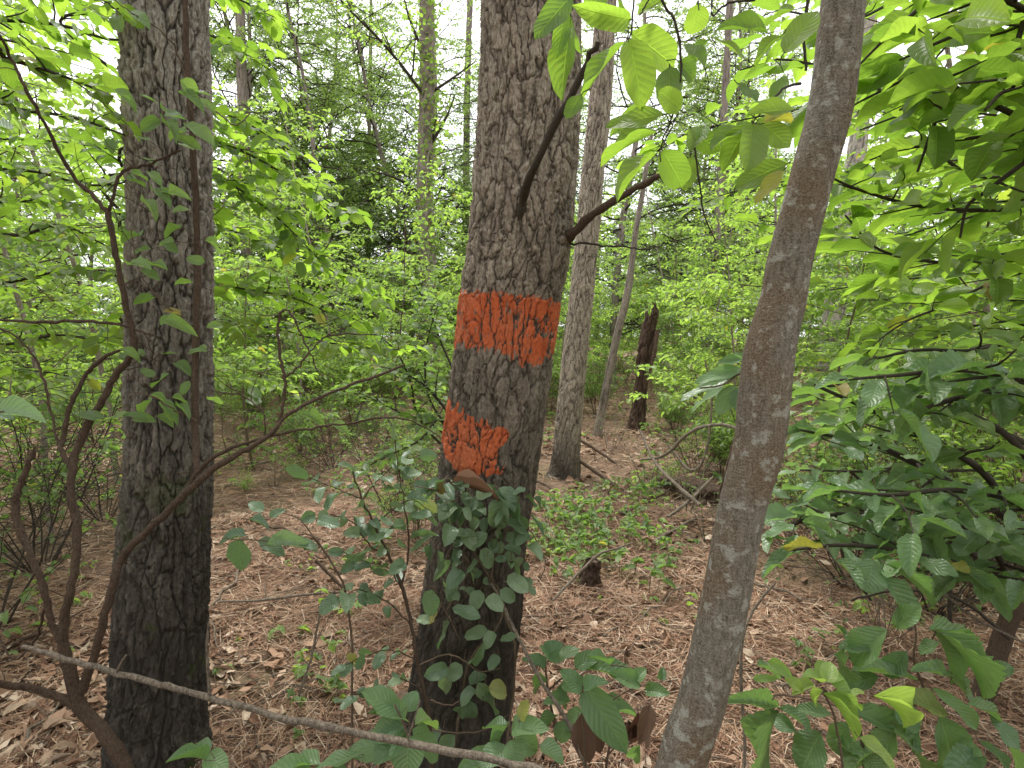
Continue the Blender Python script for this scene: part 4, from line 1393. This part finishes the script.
# ---- slender round-leaved shrub left of it
t = thing('shrub', 'slender round-leaved shrub standing just left of the creeper covered trunk', 'shrub', (at(430, 740, 1.6)[0], 1.6, 0))
mb, lb, lv = MB(), LB(), MB()
lp = dict(L=.066, w=.64, sp=.024, d0=-.1, d1=.6, tilt=.55, up=.8, rmin=.0008)
main = limb(mb, [(432, 800, 4.5, 1.6), (431, 730, 4, 1.6), (424, 690, 4, 1.6), (417, 660, 4, 1.6), (411, 625, 3.5, 1.6), (402, 585, 3.5, 1.6), (388, 555, 3, 1.6), (375, 525, 2.5, 1.6), (362, 500, 2, 1.6), (352, 468, 1.5, 1.6)], rn, 7)
for rows in [[(402, 585, 2, 1.6), (408, 555, 2, 1.58), (407, 520, 1.5, 1.56), (400, 480, 1, 1.55), (395, 440, 1, 1.55)], [(411, 625, 1.8, 1.6), (385, 600, 1.5, 1.58), (360, 590, 1.2, 1.55), (338, 598, 1, 1.5)], [(388, 555, 1.8, 1.6), (370, 545, 1.4, 1.6), (350, 520, 1.2, 1.6), (330, 515, 1, 1.6)],
             [(417, 660, 1.8, 1.6), (390, 650, 1.5, 1.58), (368, 655, 1.2, 1.56), (345, 665, 1, 1.5)], [(424, 690, 1.8, 1.6), (400, 680, 1.5, 1.6), (375, 690, 1.2, 1.6), (350, 695, 1, 1.6)], [(405, 600, 1.5, 1.6), (390, 570, 1.2, 1.6), (362, 560, 1, 1.6), (340, 550, 1, 1.6)],
             [(375, 525, 1.5, 1.6), (392, 510, 1.2, 1.6), (412, 500, 1, 1.6), (430, 510, 1, 1.58)], [(362, 500, 1.5, 1.6), (378, 480, 1, 1.6), (400, 462, 1, 1.6), (420, 455, 1, 1.6)], [(362, 500, 1.5, 1.6), (340, 490, 1, 1.6), (310, 478, 1, 1.6)]]:
    P = limb(mb, rows, rn, 4)
    leafy(rn, lb, mb, P, lp, .15)
leafy(rn, lb, mb, main[len(main) // 2:], lp, .3)
mb.build('stems', M['stem'], t)
lb.to(lv, 'round', rn)
lv.build('leaves', M['vine'], t)


def shoot(label, base, rows_list, leaves, m, kind, Y, name='leafy_shoot', cat='young plant', face=.5, stemm='twig', extra=None):
    t = thing(name, label, cat, base)
    mb, lb, lv = MB(), LB(), MB()
    for rows in rows_list:
        limb(mb, rows, rn, 5, .0006)
    for l in leaves:
        leafpx(lb, *l[:5], (l[5] if len(l) > 5 else Y) + rn.uniform(-.03, .03), rn, face=face, mb=mb, pet=.01)
    if extra:
        extra(mb, lb)
    mb.build('stems', M[stemm], t)
    lb.to(lv, kind, rn)
    lv.build('leaves', M[m], t)
    return t


shoot('thin twig with a row of dark leaves hovering right of the thick left pine', at(350, 585, 1.5),
      [[(352, 640, 2.5, 1.6), (345, 590, 2.2, 1.55), (330, 560, 2, 1.5), (310, 535, 1.8, 1.48), (280, 540, 1.5, 1.45), (245, 540, 1.2, 1.42), (222, 538, 1, 1.4)], [(352, 800, 3, 1.6), (352, 640, 2.5, 1.6)], [(320, 548, 1.5, 1.5), (300, 520, 1, 1.48), (270, 510, 1, 1.46)]],
      [(246, 536, 218, 538, 14), (240, 538, 240, 572, 22), (258, 540, 286, 555, 15), (266, 545, 318, 543, 14), (290, 540, 318, 548, 13), (262, 513, 250, 500, 12), (300, 520, 318, 514, 12), (270, 518, 285, 508, 9), (318, 520, 340, 526, 14), (250, 520, 270, 524, 9)], 'vine', 'ovate', 1.44)
shoot('small low leaves at the foot of the thick left pine', at(200, 790, 1.3), [[(215, 850, 3, 1.3), (205, 790, 2, 1.3), (200, 755, 1.5, 1.3)]],
      [(205, 760, 176, 746, 16), (205, 758, 228, 768, 22), (210, 752, 196, 738, 10), (208, 770, 190, 790, 20)], 'big', 'ovate', 1.3)
shoot('broad pale green leaves low at the foot of the banded pine', at(430, 800, 1.35),
      [[(420, 900, 4, 1.35), (412, 800, 3, 1.35), (408, 740, 2.5, 1.35), (395, 705, 2, 1.35)], [(520, 900, 4, 1.4), (515, 800, 3, 1.4), (512, 740, 2, 1.4), (505, 725, 1.5, 1.4)], [(300, 900, 3, 1.3), (310, 800, 3, 1.3), (325, 770, 2, 1.3)]],
      [(400, 712, 362, 690, 26), (405, 725, 372, 735, 30), (408, 730, 370, 760, 34), (410, 735, 405, 778, 34), (412, 730, 440, 760, 30), (405, 720, 380, 705, 22), (408, 712, 415, 690, 20), (415, 725, 440, 718, 20), (400, 745, 345, 750, 30), (360, 755, 312, 768, 26), (320, 765, 285, 762, 22), (312, 770, 262, 772, 24), (330, 770, 345, 790, 24),
       (505, 730, 482, 722, 20), (508, 725, 492, 745, 22), (512, 730, 545, 725, 22), (515, 735, 540, 752, 24), (510, 740, 520, 768, 24), (505, 745, 480, 768, 24), (500, 760, 455, 765, 22), (540, 745, 565, 760, 22), (520, 720, 528, 700, 16)], 'big', 'ovate', 1.38, face=.42)
shoot('seedling with serrated leaves right of the banded pine foot', at(560, 730, 1.75),
      [[(560, 830, 4, 1.75), (556, 740, 3, 1.75), (548, 690, 2.5, 1.75), (545, 660, 2, 1.75)], [(548, 690, 2, 1.75), (575, 670, 1.8, 1.72), (610, 665, 1.4, 1.7), (640, 670, 1, 1.7)], [(556, 740, 2, 1.75), (590, 715, 1.6, 1.7), (630, 690, 1.4, 1.7), (665, 680, 1, 1.7)]],
      [(548, 655, 560, 642, 18), (550, 660, 580, 648, 18), (560, 662, 540, 645, 14), (575, 668, 600, 652, 18), (585, 670, 618, 668, 18), (600, 668, 640, 676, 20), (610, 665, 590, 650, 14), (545, 668, 525, 655, 15), (548, 680, 528, 690, 16), (555, 690, 570, 708, 18), (562, 685, 590, 690, 18), (590, 690, 560, 678, 14),
       (640, 685, 612, 672, 18), (645, 690, 668, 692, 14), (635, 680, 645, 668, 14), (585, 715, 565, 725, 18), (600, 712, 640, 705, 18), (555, 715, 540, 730, 16), (565, 720, 560, 745, 18), (570, 700, 545, 700, 16), (660, 680, 664, 668, 9), (630, 740, 650, 735, 12), (640, 745, 630, 765, 14)], 'big', 'ovate', 1.7, face=.4)
shoot('single long drooping leaf left of the grey tree foot', at(583, 685, 1.4), [[(590, 900, 3, 1.45), (586, 780, 2.5, 1.42), (583, 720, 2, 1.4), (583, 685, 1.5, 1.4)], [(583, 685, 1.2, 1.4), (600, 690, 1, 1.4), (620, 700, .8, 1.4)]],
      [(583, 684, 628, 755, 32), (582, 690, 560, 670, 20), (584, 690, 604, 678, 16)], 'big', 'ovate', 1.38, face=.75)
shoot('withered dark brown leaves hanging left of the grey tree foot', at(600, 800, 1.5), [[(600, 900, 4, 1.5), (605, 780, 3, 1.5), (610, 730, 2, 1.5), (590, 710, 1.5, 1.5)], [(605, 760, 2, 1.5), (635, 720, 1.5, 1.5), (650, 705, 1, 1.5)]],
      [(582, 712, 590, 765, 20), (590, 715, 602, 755, 18), (578, 720, 582, 762, 15), (638, 712, 645, 752, 20), (650, 705, 640, 745, 16), (628, 720, 622, 752, 14)], 'dead', 'ovate', 1.5, face=.75)

# ---- broad leaved shoots at the lower right
B = []
for l in [(520, 60, 640, 238, 95), (530, 15, 735, 140, 50), (480, 0, 455, 115, 110), (640, 435, 410, 370, 75), (680, 250, 870, 285, 65), (690, 250, 830, 420, 70), (720, 260, 985, 485, 70), (690, 370, 870, 515, 65), (690, 460, 880, 615, 55),
          (750, 560, 590, 480, 100), (720, 560, 790, 770, 150), (530, 250, 390, 370, 110), (400, 540, 690, 665, 110), (140, 545, 30, 770, 130), (140, 535, -20, 490, 55), (140, 535, 265, 600, 50), (290, 620, 215, 760, 140), (390, 590, 330, 690, 90), (860, 650, 990, 760, 40),
          (340, 340, 400, 420, 100), (560, 240, 640, 170, 70), (500, 420, 380, 450, 70), (650, 600, 560, 560, 80), (500, 680, 380, 720, 90), (620, 690, 700, 760, 120), (800, 640, 860, 740, 60), (450, 700, 520, 780, 90), (60, 380, 150, 400, 50), (330, 560, 200, 530, 50),
          (900, 560, 1010, 680, 70), (860, 700, 760, 770, 90), (940, 640, 1040, 740, 80), (560, 600, 500, 720, 90), (820, 520, 960, 560, 60), (600, 330, 520, 420, 70), (760, 420, 640, 380, 50), (560, 500, 640, 640, 80), (340, 650, 420, 740, 80), (200, 620, 120, 560, 60), (720, 300, 640, 330, 55), (880, 420, 980, 380, 60), (480, 330, 350, 300, 70)]:
    B.append((740 + l[0] / 3.606, 560 + l[1] / 3.606, 740 + l[2] / 3.606, 560 + l[3] / 3.606, l[4] / 3.606))
S1 = [[(880, 900, 5, 1.35), (868, 800, 4, 1.35), (862, 740, 3.5, 1.35), (855, 712, 3, 1.35), (845, 700, 2.5, 1.35)], [(862, 740, 2.5, 1.35), (895, 712, 2.5, 1.35), (928, 700, 2.5, 1.35), (925, 690, 2.5, 1.35), (914, 660, 2.5, 1.35), (916, 630, 2, 1.35), (905, 600, 2, 1.35), (890, 570, 2, 1.35)], [(855, 712, 2, 1.35), (815, 700, 2, 1.32), (780, 695, 2, 1.3), (772, 700, 1.5, 1.28)],
      [(925, 650, 2, 1.35), (932, 640, 1.8, 1.35), (936, 630, 1.5, 1.35)]]
shoot('broad toothed green leaves on a low sapling at the lower right', at(880, 900, 1.35), S1, B, 'big', 'long', 1.33, 'leafy_sapling', 'sapling', face=.42)
F = []
for l in [(300, 480, 480, 635, 52), (480, 490, 690, 575, 62), (430, 640, 575, 755, 52), (100, 365, 190, 420, 45), (45, 430, 140, 425, 28), (160, 430, 235, 470, 62), (265, 425, 380, 395, 85), (290, 440, 240, 400, 60), (330, 450, 420, 500, 60), (310, 440, 330, 360, 60), (270, 450, 180, 470, 50), (380, 490, 450, 470, 35), (300, 470, 250, 520, 40), (400, 500, 440, 540, 35)]:
    F.append((740 + l[0] / 3.606, 560 + l[1] / 3.606, 740 + l[2] / 3.606, 560 + l[3] / 3.606, l[4] / 3.606))
shoot('fresh yellow-green shoot rising from the broad leaves at lower right', at(850, 790, 1.22), [[(850, 950, 4, 1.22), (845, 790, 3, 1.22), (835, 720, 2.5, 1.22), (822, 690, 2, 1.22)]], F, 'fresh', 'ovate', 1.2, face=.5)

# young leaning trunk behind them, and its low leafy branches
lt = thing('leafy_sapling', 'dark leaning sapling with low layered leafy branches at the right edge', 'sapling', (at(960, 735, 2.2)[0], 2.2, 0))
mb = MB()
limb(mb, [(945, 790, 24, 2.2), (965, 735, 22, 2.2), (985, 690, 20, 2.2), (1002, 640, 18, 2.2), (1016, 600, 17, 2.2), (1030, 550, 16, 2.2), (1050, 450, 14, 2.2), (1075, 300, 12, 2.2), (1090, 100, 10, 2.2)], rn, 14, .001)
mb.build('trunk', M['stem'], lt)
lpR = dict(L=.13, w=.42, sp=.055, d0=-.1, d1=.35, tilt=.33, up=1., rmin=.0012, leaflevel=1)
for k, rows in enumerate([
    [(1030, 560, 8, 2.2), (990, 480, 6, 2.0), (930, 440, 5, 1.9), (870, 410, 4, 1.8), (815, 385, 3, 1.7)],
    [(1035, 540, 8, 2.2), (980, 500, 6, 2.1), (900, 455, 5, 2.1), (850, 440, 4, 2.0), (800, 430, 3, 1.9)],
    [(1020, 590, 8, 2.2), (960, 545, 6, 2.0), (900, 520, 5, 1.8), (830, 515, 4, 1.7), (775, 530, 3, 1.6)],
    [(1045, 480, 8, 2.2), (1000, 430, 6, 2.2), (930, 400, 5, 2.3), (860, 385, 4, 2.4), (790, 390, 3, 2.4)],
    [(1060, 400, 8, 2.2), (1000, 390, 5, 1.9), (950, 400, 4, 1.7), (900, 420, 3, 1.6)],
    [(1015, 600, 7, 2.2), (1000, 560, 5, 1.8), (970, 530, 4, 1.6), (930, 515, 3, 1.5)],
    [(1080, 330, 7, 2.2), (1040, 330, 5, 2.1), (980, 350, 4, 2.0), (920, 350, 3, 2.0), (870, 360, 2, 2.0)],
    [(1050, 470, 7, 2.2), (1020, 440, 5, 2.4), (960, 420, 4, 2.7), (880, 400, 3, 2.9), (820, 410, 2, 3.0)],
    [(1050, 450, 7, 2.2), (960, 450, 6, 2.6), (880, 470, 4, 2.8), (800, 470, 3, 2.9)],
    [(1020, 590, 6, 2.2), (980, 575, 5, 1.7), (920, 555, 4, 1.55), (850, 545, 3, 1.5), (790, 550, 2, 1.5)],
    [(1040, 520, 6, 2.2), (1010, 500, 5, 1.7), (950, 490, 4, 1.6), (890, 495, 3, 1.55), (830, 490, 2, 1.5)],
    [(1060, 400, 6, 2.2), (1020, 380, 5, 1.6), (960, 370, 4, 1.5), (900, 375, 3, 1.5), (840, 380, 2, 1.5)]]):
    br, lb, lv = MB(), LB(), MB()
    P = pth(rows)
    spray(rn, br, lb, P, pw(rows[0][2], 2.2) / 2, dict(lpR, L=.115 + .03 * rn.random(), sp=.055), 1, .42, .125, 6, .25, .15)
    b_ = br.build('branch', M['twigd'], lt)
    lb.to(lv, 'long' if k in (2, 5, 9, 10, 11) else 'ellip', rn)
    lv.build('leaves', M['green' if k in (3, 6, 7, 4, 0, 12) else ('big' if k in (9, 10, 11) else 'dull')], lt)
br = MB()
for rows in ([(920, 620, 4, 2.2), (880, 560, 4, 2.3), (930, 480, 3, 2.3), (990, 470, 3, 2.3)], [(1024, 520, 5, 2.3), (960, 580, 5, 2.3), (900, 520, 4, 2.4), (850, 470, 3, 2.4)], [(870, 600, 3, 2.5), (840, 540, 3, 2.5), (860, 500, 2, 2.5)], [(950, 640, 4, 2.5), (948, 560, 4, 2.5), (935, 480, 3, 2.5)],
             [(1010, 640, 4, 2.0), (960, 600, 3, 2.1), (900, 590, 3, 2.2), (850, 600, 2, 2.3)], [(840, 545, 3, 2.6), (900, 530, 3, 2.5), (960, 545, 3, 2.4), (1020, 540, 3, 2.3)]):
    limb(br, rows, rn, 6, .002)
br.build('bare_twigs', M['twigd'], lt)

# pale leaves reaching in from behind the grey tree
shoot('spray of pale drooping leaves just left of the grey tree', at(745, 400, 2.2), [[(770, 380, 3, 2.3), (745, 372, 2.5, 2.2), (722, 385, 2, 2.1), (700, 388, 1.5, 2.1)]],
      [(742, 368, 695, 382, 14), (735, 375, 680, 400, 16), (730, 380, 690, 412, 17), (735, 385, 718, 415, 18), (738, 388, 742, 412, 18), (745, 372, 712, 372, 12), (745, 360, 718, 362, 11), (748, 385, 756, 402, 12), (742, 395, 725, 405, 14), (750, 365, 735, 352, 11)], 'dull', 'ellip', 2.15, 'leafy_branch', 'branch', .4)

# ---- the bough with big back-lit leaves, part of the grey tree
TL = []
for l in [(290, -20, 85, 215, 125), (265, 60, 205, 330, 85), (290, 150, 215, 545, 135), (290, 90, 348, 310, 60), (630, 110, 335, 60, 115), (600, 235, 310, 555, 150), (615, 230, 710, 590, 175), (630, 190, 900, 370, 190), (820, 650, 480, 715, 112), (850, 380, 850, 625, 130),
          (620, 90, 540, -40, 120), (380, 35, 575, 100, 60), (350, 540, 262, 675, 90), (1010, 20, 985, 200, 130), (860, -20, 640, 60, 110), (900, 350, 1000, 450, 120), (480, -60, 380, 30, 110)]:
    TL.append((520 + l[0] / 5.689, l[1] / 5.689, 520 + l[2] / 5.689, l[3] / 5.689, l[4] / 5.689, 1.0))
for l in [(960, 345, 790, 390, 62), (942, 398, 760, 462, 62), (942, 460, 803, 575, 85), (958, 448, 1026, 565, 85), (1015, 330, 950, 270, 60)]:
    TL.append((342 + l[0] / 2.995, l[1] / 2.995, 342 + l[2] / 2.995, l[3] / 2.995, l[4] / 2.995, 1.02))
for l in [(75, 120, 0, 230, 60), (250, 100, 108, 60, 65), (60, 200, 0, 120, 60), (190, 180, 90, 110, 70), (290, 110, 195, 195, 60), (300, 160, 400, 30, 90), (330, 30, 240, 60, 50), (160, 250, 220, 300, 40), (330, 330, 200, 330, 50), (205, 370, 200, 500, 85), (240, 370, 330, 340, 50), (310, 490, 150, 560, 70), (300, 510, 210, 610, 60), (190, 380, 80, 430, 60), (200, 370, 110, 500, 60), (20, 400, 110, 450, 60), (20, 470, 0, 570, 60), (60, 380, 20, 440, 50), (220, 360, 320, 440, 70)]:
    TL.append((684 + l[0] / 3, l[1] / 3, 684 + l[2] / 3, l[3] / 3, l[4] / 3, 1.12))
mb, lb, lv = MB(), LB(), MB()
for rows in [[(862, -150, 10, 1.25), (800, -120, 7, 1.15), (720, -90, 6, 1.05), (640, -60, 5, 1.0), (590, -40, 4, 1.0)], [(569, -40, 2.5, 1.0), (568, 0, 2, 1.0), (570, 26, 1.5, 1.0)], [(590, -40, 2.5, 1.0), (630, -20, 2, 1.0), (632, 25, 1.8, 1.0), (628, 42, 1.5, 1.0)],
             [(640, -60, 3, 1.0), (662, 0, 2.5, 1.0), (675, 22, 2.5, 1.0), (681, 60, 2.5, 1.0), (680, 85, 2, 1.0), (672, 118, 2, 1.02), (663, 140, 1.6, 1.02), (660, 152, 1.2, 1.02)], [(640, 15, 1.5, 1.0), (646, 5, 1.5, 1.0), (660, -30, 1.5, 1.0)],
             [(806, 70, 2.5, 1.2), (804, 35, 3, 1.2), (808, 0, 3, 1.2), (815, -60, 3, 1.2)], [(800, 84, 3, 1.2), (785, 88, 2.5, 1.15), (765, 108, 2, 1.12), (752, 123, 1.6, 1.12)], [(690, 126, 1.5, 1.12), (695, 150, 1.8, 1.12), (700, 186, 1.8, 1.12), (704, 215, 1.5, 1.12), (715, 240, 1.2, 1.12)],
             [(720, -90, 3, 1.1), (715, -20, 2, 1.12), (712, 15, 2, 1.12), (728, 3, 2, 1.12), (755, 0, 2, 1.12)]]:
    limb(mb, rows, rn, 6, .0006)
for l in TL:
    leafpx(lb, *l[:5], l[5] + rn.uniform(-.04, .04), rn, face=.55, mb=mb, pet=0)
mb.build('branches', M['twigd'], grey)
lb.to(lv, 'ellip', rn)
lv.build('leaves', M['bright'], grey)


def prune(lb, gaps=((846, 108, 884, 175), (816, 262, 852, 340))):
    """natural holes in the boughs"""
    keep = []
    for k, p in enumerate(lb.P):
        p = np.array(p) + np.array(lb.D[k]) * lb.L[k] * .5 - CAM
        f = p[1] * cp - p[2] * sp_
        px, py = 512 + FPX * p[0] / f, 384 - FPX * (p[1] * sp_ + p[2] * cp) / f
        if not any(a < px < c and b < py < d for a, b, c, d in gaps):
            keep.append(k)
    for n in ('P', 'D', 'N', 'L', 'W', 'R'):
        setattr(lb, n, [getattr(lb, n)[k] for k in keep])


def offtree(label, x, y, r, H, boughs, lp, kind, matn, name='understory_tree', sub=.4, spc=.12, lvl=1, tw='twigd'):
    """a young tree whose stem stands just outside the picture; its boughs reach in"""
    t = thing(name, label, 'tree', (x, y, 0))
    mb = MB()
    c = np.array([x, y, 0.])
    st_ = smooth_path([c + (0, 0, -.1), c + (.04, .02, H * .3), c + (-.03, 0, H * .6), c + (.05, .05, H)], 24)
    trunk_mesh(mb, st_, np.linspace(r, r * .4, 24), 24, .05, 5, .2, .002, 3, rough=.5)
    mb.build('trunk', M['grey'], t)
    for rows in boughs:
        P = np.array([at(*r_) for r_ in rows])
        z0 = max(.3, P[0][2] - .25)
        P = smooth_path(np.vstack([[[x, y, z0]], P]), 26)
        br, lb, lv = MB(), LB(), MB()
        spray(rn, br, lb, P, .009, lp, lvl, sub, spc, 6, .2, .18)
        br.build('branch', M[tw], t)
        prune(lb)
        lb.to(lv, kind, rn)
        lv.build('leaves', M[matn], t)
    return t


lpU = dict(L=.13, w=.47, sp=.05, d0=-.15, d1=.25, tilt=.5, up=.9, rmin=.001)
bo = [[(1021, 7, 1.5), (971, 30, 1.45), (944, 40, 1.4), (900, 60, 1.4)],
      [(1060, 30, 1.6), (1014, 48, 1.55), (977, 70, 1.5), (947, 85, 1.45), (934, 88, 1.45), (900, 110, 1.4)],
      [(960, -40, 1.5), (922, 5, 1.45), (891, 33, 1.4), (857, 67, 1.4)],
      [(947, 85, 1.5), (940, 110, 1.5), (931, 133, 1.5), (917, 173, 1.5)],
      [(1060, 140, 1.5), (1024, 163, 1.5), (984, 193, 1.5), (967, 207, 1.5), (960, 238, 1.5)],
      [(1080, 120, 1.7), (1024, 133, 1.7), (971, 138, 1.7), (900, 150, 1.7), (870, 160, 1.7)],
      [(1100, 200, 1.9), (1000, 210, 1.8), (920, 206, 1.7), (860, 190, 1.6), (832, 178, 1.5)],
      [(1080, 250, 2.1), (1000, 255, 2.0), (940, 262, 1.9), (880, 250, 1.8), (845, 215, 1.8)],
      [(1060, 80, 2.2), (1000, 100, 2.1), (920, 110, 2.0), (860, 130, 2.0)],
      [(1060, -40, 2.2), (980, -20, 2.0), (900, 0, 1.9), (850, 20, 1.8), (780, 10, 1.8)],
      [(1040, 180, 2.4), (960, 170, 2.3), (880, 90, 2.3), (790, 60, 2.2), (740, 70, 2.2)],
      [(1060, 100, 1.3), (1010, 90, 1.25), (985, 110, 1.2)]]
offtree('young tree beyond the right edge whose bright back-lit boughs fill the upper right', 2.7, 2.1, .04, 3.6, bo, dict(lpU, sp=.062), 'ellip', 'bright', sub=.36, spc=.12)
bo = [[(1060, 270, 2.5), (1017, 274, 2.4), (984, 286, 2.4), (944, 306, 2.4), (911, 319, 2.4), (884, 336, 2.4), (867, 353, 2.4)],
      [(1060, 240, 2.8), (980, 270, 2.7), (900, 280, 2.6), (830, 290, 2.5)],
      [(1080, 310, 3.0), (1000, 300, 2.9), (920, 300, 2.9), (850, 300, 2.9)],
      [(1060, 200, 3.2), (960, 220, 3.0), (880, 240, 3.0), (820, 230, 3.0), (760, 220, 3)],
      [(1060, 340, 2.6), (1010, 322, 2.6), (960, 330, 2.6), (900, 350, 2.5)],
      [(1080, 150, 3.4), (960, 160, 3.2), (860, 170, 3.2), (740, 190, 3.2), (690, 210, 3.2)],
      [(1080, 90, 3.6), (940, 100, 3.4), (800, 110, 3.4), (700, 130, 3.4), (650, 150, 3.4)]]
offtree('second young tree at the right with a dark arching bough below the bright leaves', 3.6, 3.1, .05, 4.6, bo, dict(lpU, L=.13, sp=.065), 'ellip', 'bright', sub=.5, spc=.13)
lpL = dict(L=.064, w=.66, sp=.029, d0=-.1, d1=.35, tilt=.38, up=1, rmin=.001)
bo = [[(-60, 100, 1.8), (20, 110, 1.8), (75, 118, 1.8), (125, 135, 1.8)],
      [(-60, 20, 2.0), (0, 20, 2.0), (60, 25, 2.0), (120, 40, 2.0), (180, 20, 2.0)],
      [(-60, 50, 1.6), (10, 60, 1.6), (60, 75, 1.6), (110, 95, 1.6)],
      [(-60, 180, 2.2), (20, 170, 2.2), (90, 185, 2.2), (140, 180, 2.2)],
      [(-60, 240, 2.0), (20, 235, 2.0), (60, 225, 2.0), (105, 245, 2.0)],
      [(-60, 300, 2.3), (20, 280, 2.3), (80, 270, 2.3), (150, 285, 2.3)],
      [(-60, 340, 2.0), (0, 345, 2.0), (60, 335, 2.0), (110, 345, 2.0)],
      [(-60, -30, 1.7), (10, -25, 1.7), (80, -10, 1.7), (130, 15, 1.7)],
      [(-60, 210, 2.8), (40, 200, 2.8), (100, 210, 2.8), (180, 230, 2.8)],
      [(-60, 140, 3.0), (40, 140, 3.0), (120, 150, 3.0)],
      [(-60, 380, 2.6), (20, 370, 2.6), (90, 380, 2.6)]]
offtree('young tree beyond the left edge with layered bright green boughs beside the thick pine', -2.9, 2.3, .035, 3.6, bo, lpL, 'round', 'bright', sub=.34, spc=.075)
bo = [[(60, 20, 2.9), (160, 20, 2.8), (220, 40, 2.7), (270, 70, 2.6)],
      [(100, 90, 2.9), (180, 100, 2.7), (240, 120, 2.6), (290, 150, 2.6)],
      [(120, 150, 2.9), (200, 140, 2.7), (250, 155, 2.6), (310, 190, 2.6), (350, 215, 2.6)],
      [(100, 180, 2.9), (200, 175, 2.7), (240, 190, 2.6), (280, 220, 2.6), (320, 260, 2.6)],
      [(120, 220, 2.9), (200, 225, 2.8), (260, 240, 2.8), (330, 270, 2.8), (390, 300, 2.8)],
      [(120, 270, 2.9), (200, 280, 2.7), (250, 290, 2.6), (300, 300, 2.6), (360, 330, 2.6)],
      [(120, 310, 2.9), (220, 320, 2.8), (280, 330, 2.8), (340, 345, 2.8), (400, 350, 2.8)],
      [(100, -20, 2.9), (180, -20, 2.7), (240, 0, 2.6), (280, 20, 2.6)]]
offtree('understory tree hidden behind the thick left pine with boughs reaching right', -1.95, 3.1, .03, 3.6, bo, dict(lpL, L=.08), 'round', 'bright', sub=.42, spc=.085)
bo = [[(420, 420, 3.6), (410, 380, 3.5), (395, 350, 3.4), (370, 330, 3.3)], [(430, 400, 3.6), (425, 360, 3.6), (430, 330, 3.5), (440, 300, 3.5)], [(440, 430, 3.5), (405, 415, 3.4), (375, 400, 3.3), (340, 385, 3.3)],
      [(430, 390, 3.4), (400, 372, 3.3), (370, 365, 3.2)], [(440, 420, 3.3), (420, 440, 3.1), (390, 455, 3.0), (360, 470, 3.0)], [(440, 340, 3.6), (425, 300, 3.6), (400, 270, 3.6)]]
offtree('small leafy shrub peeping out left of the banded pine', (458 - 512) / FPX * 3.5, 3.5, .012, 1.9, bo, dict(lpL, L=.065), 'round', 'green', sub=.3, spc=.08)
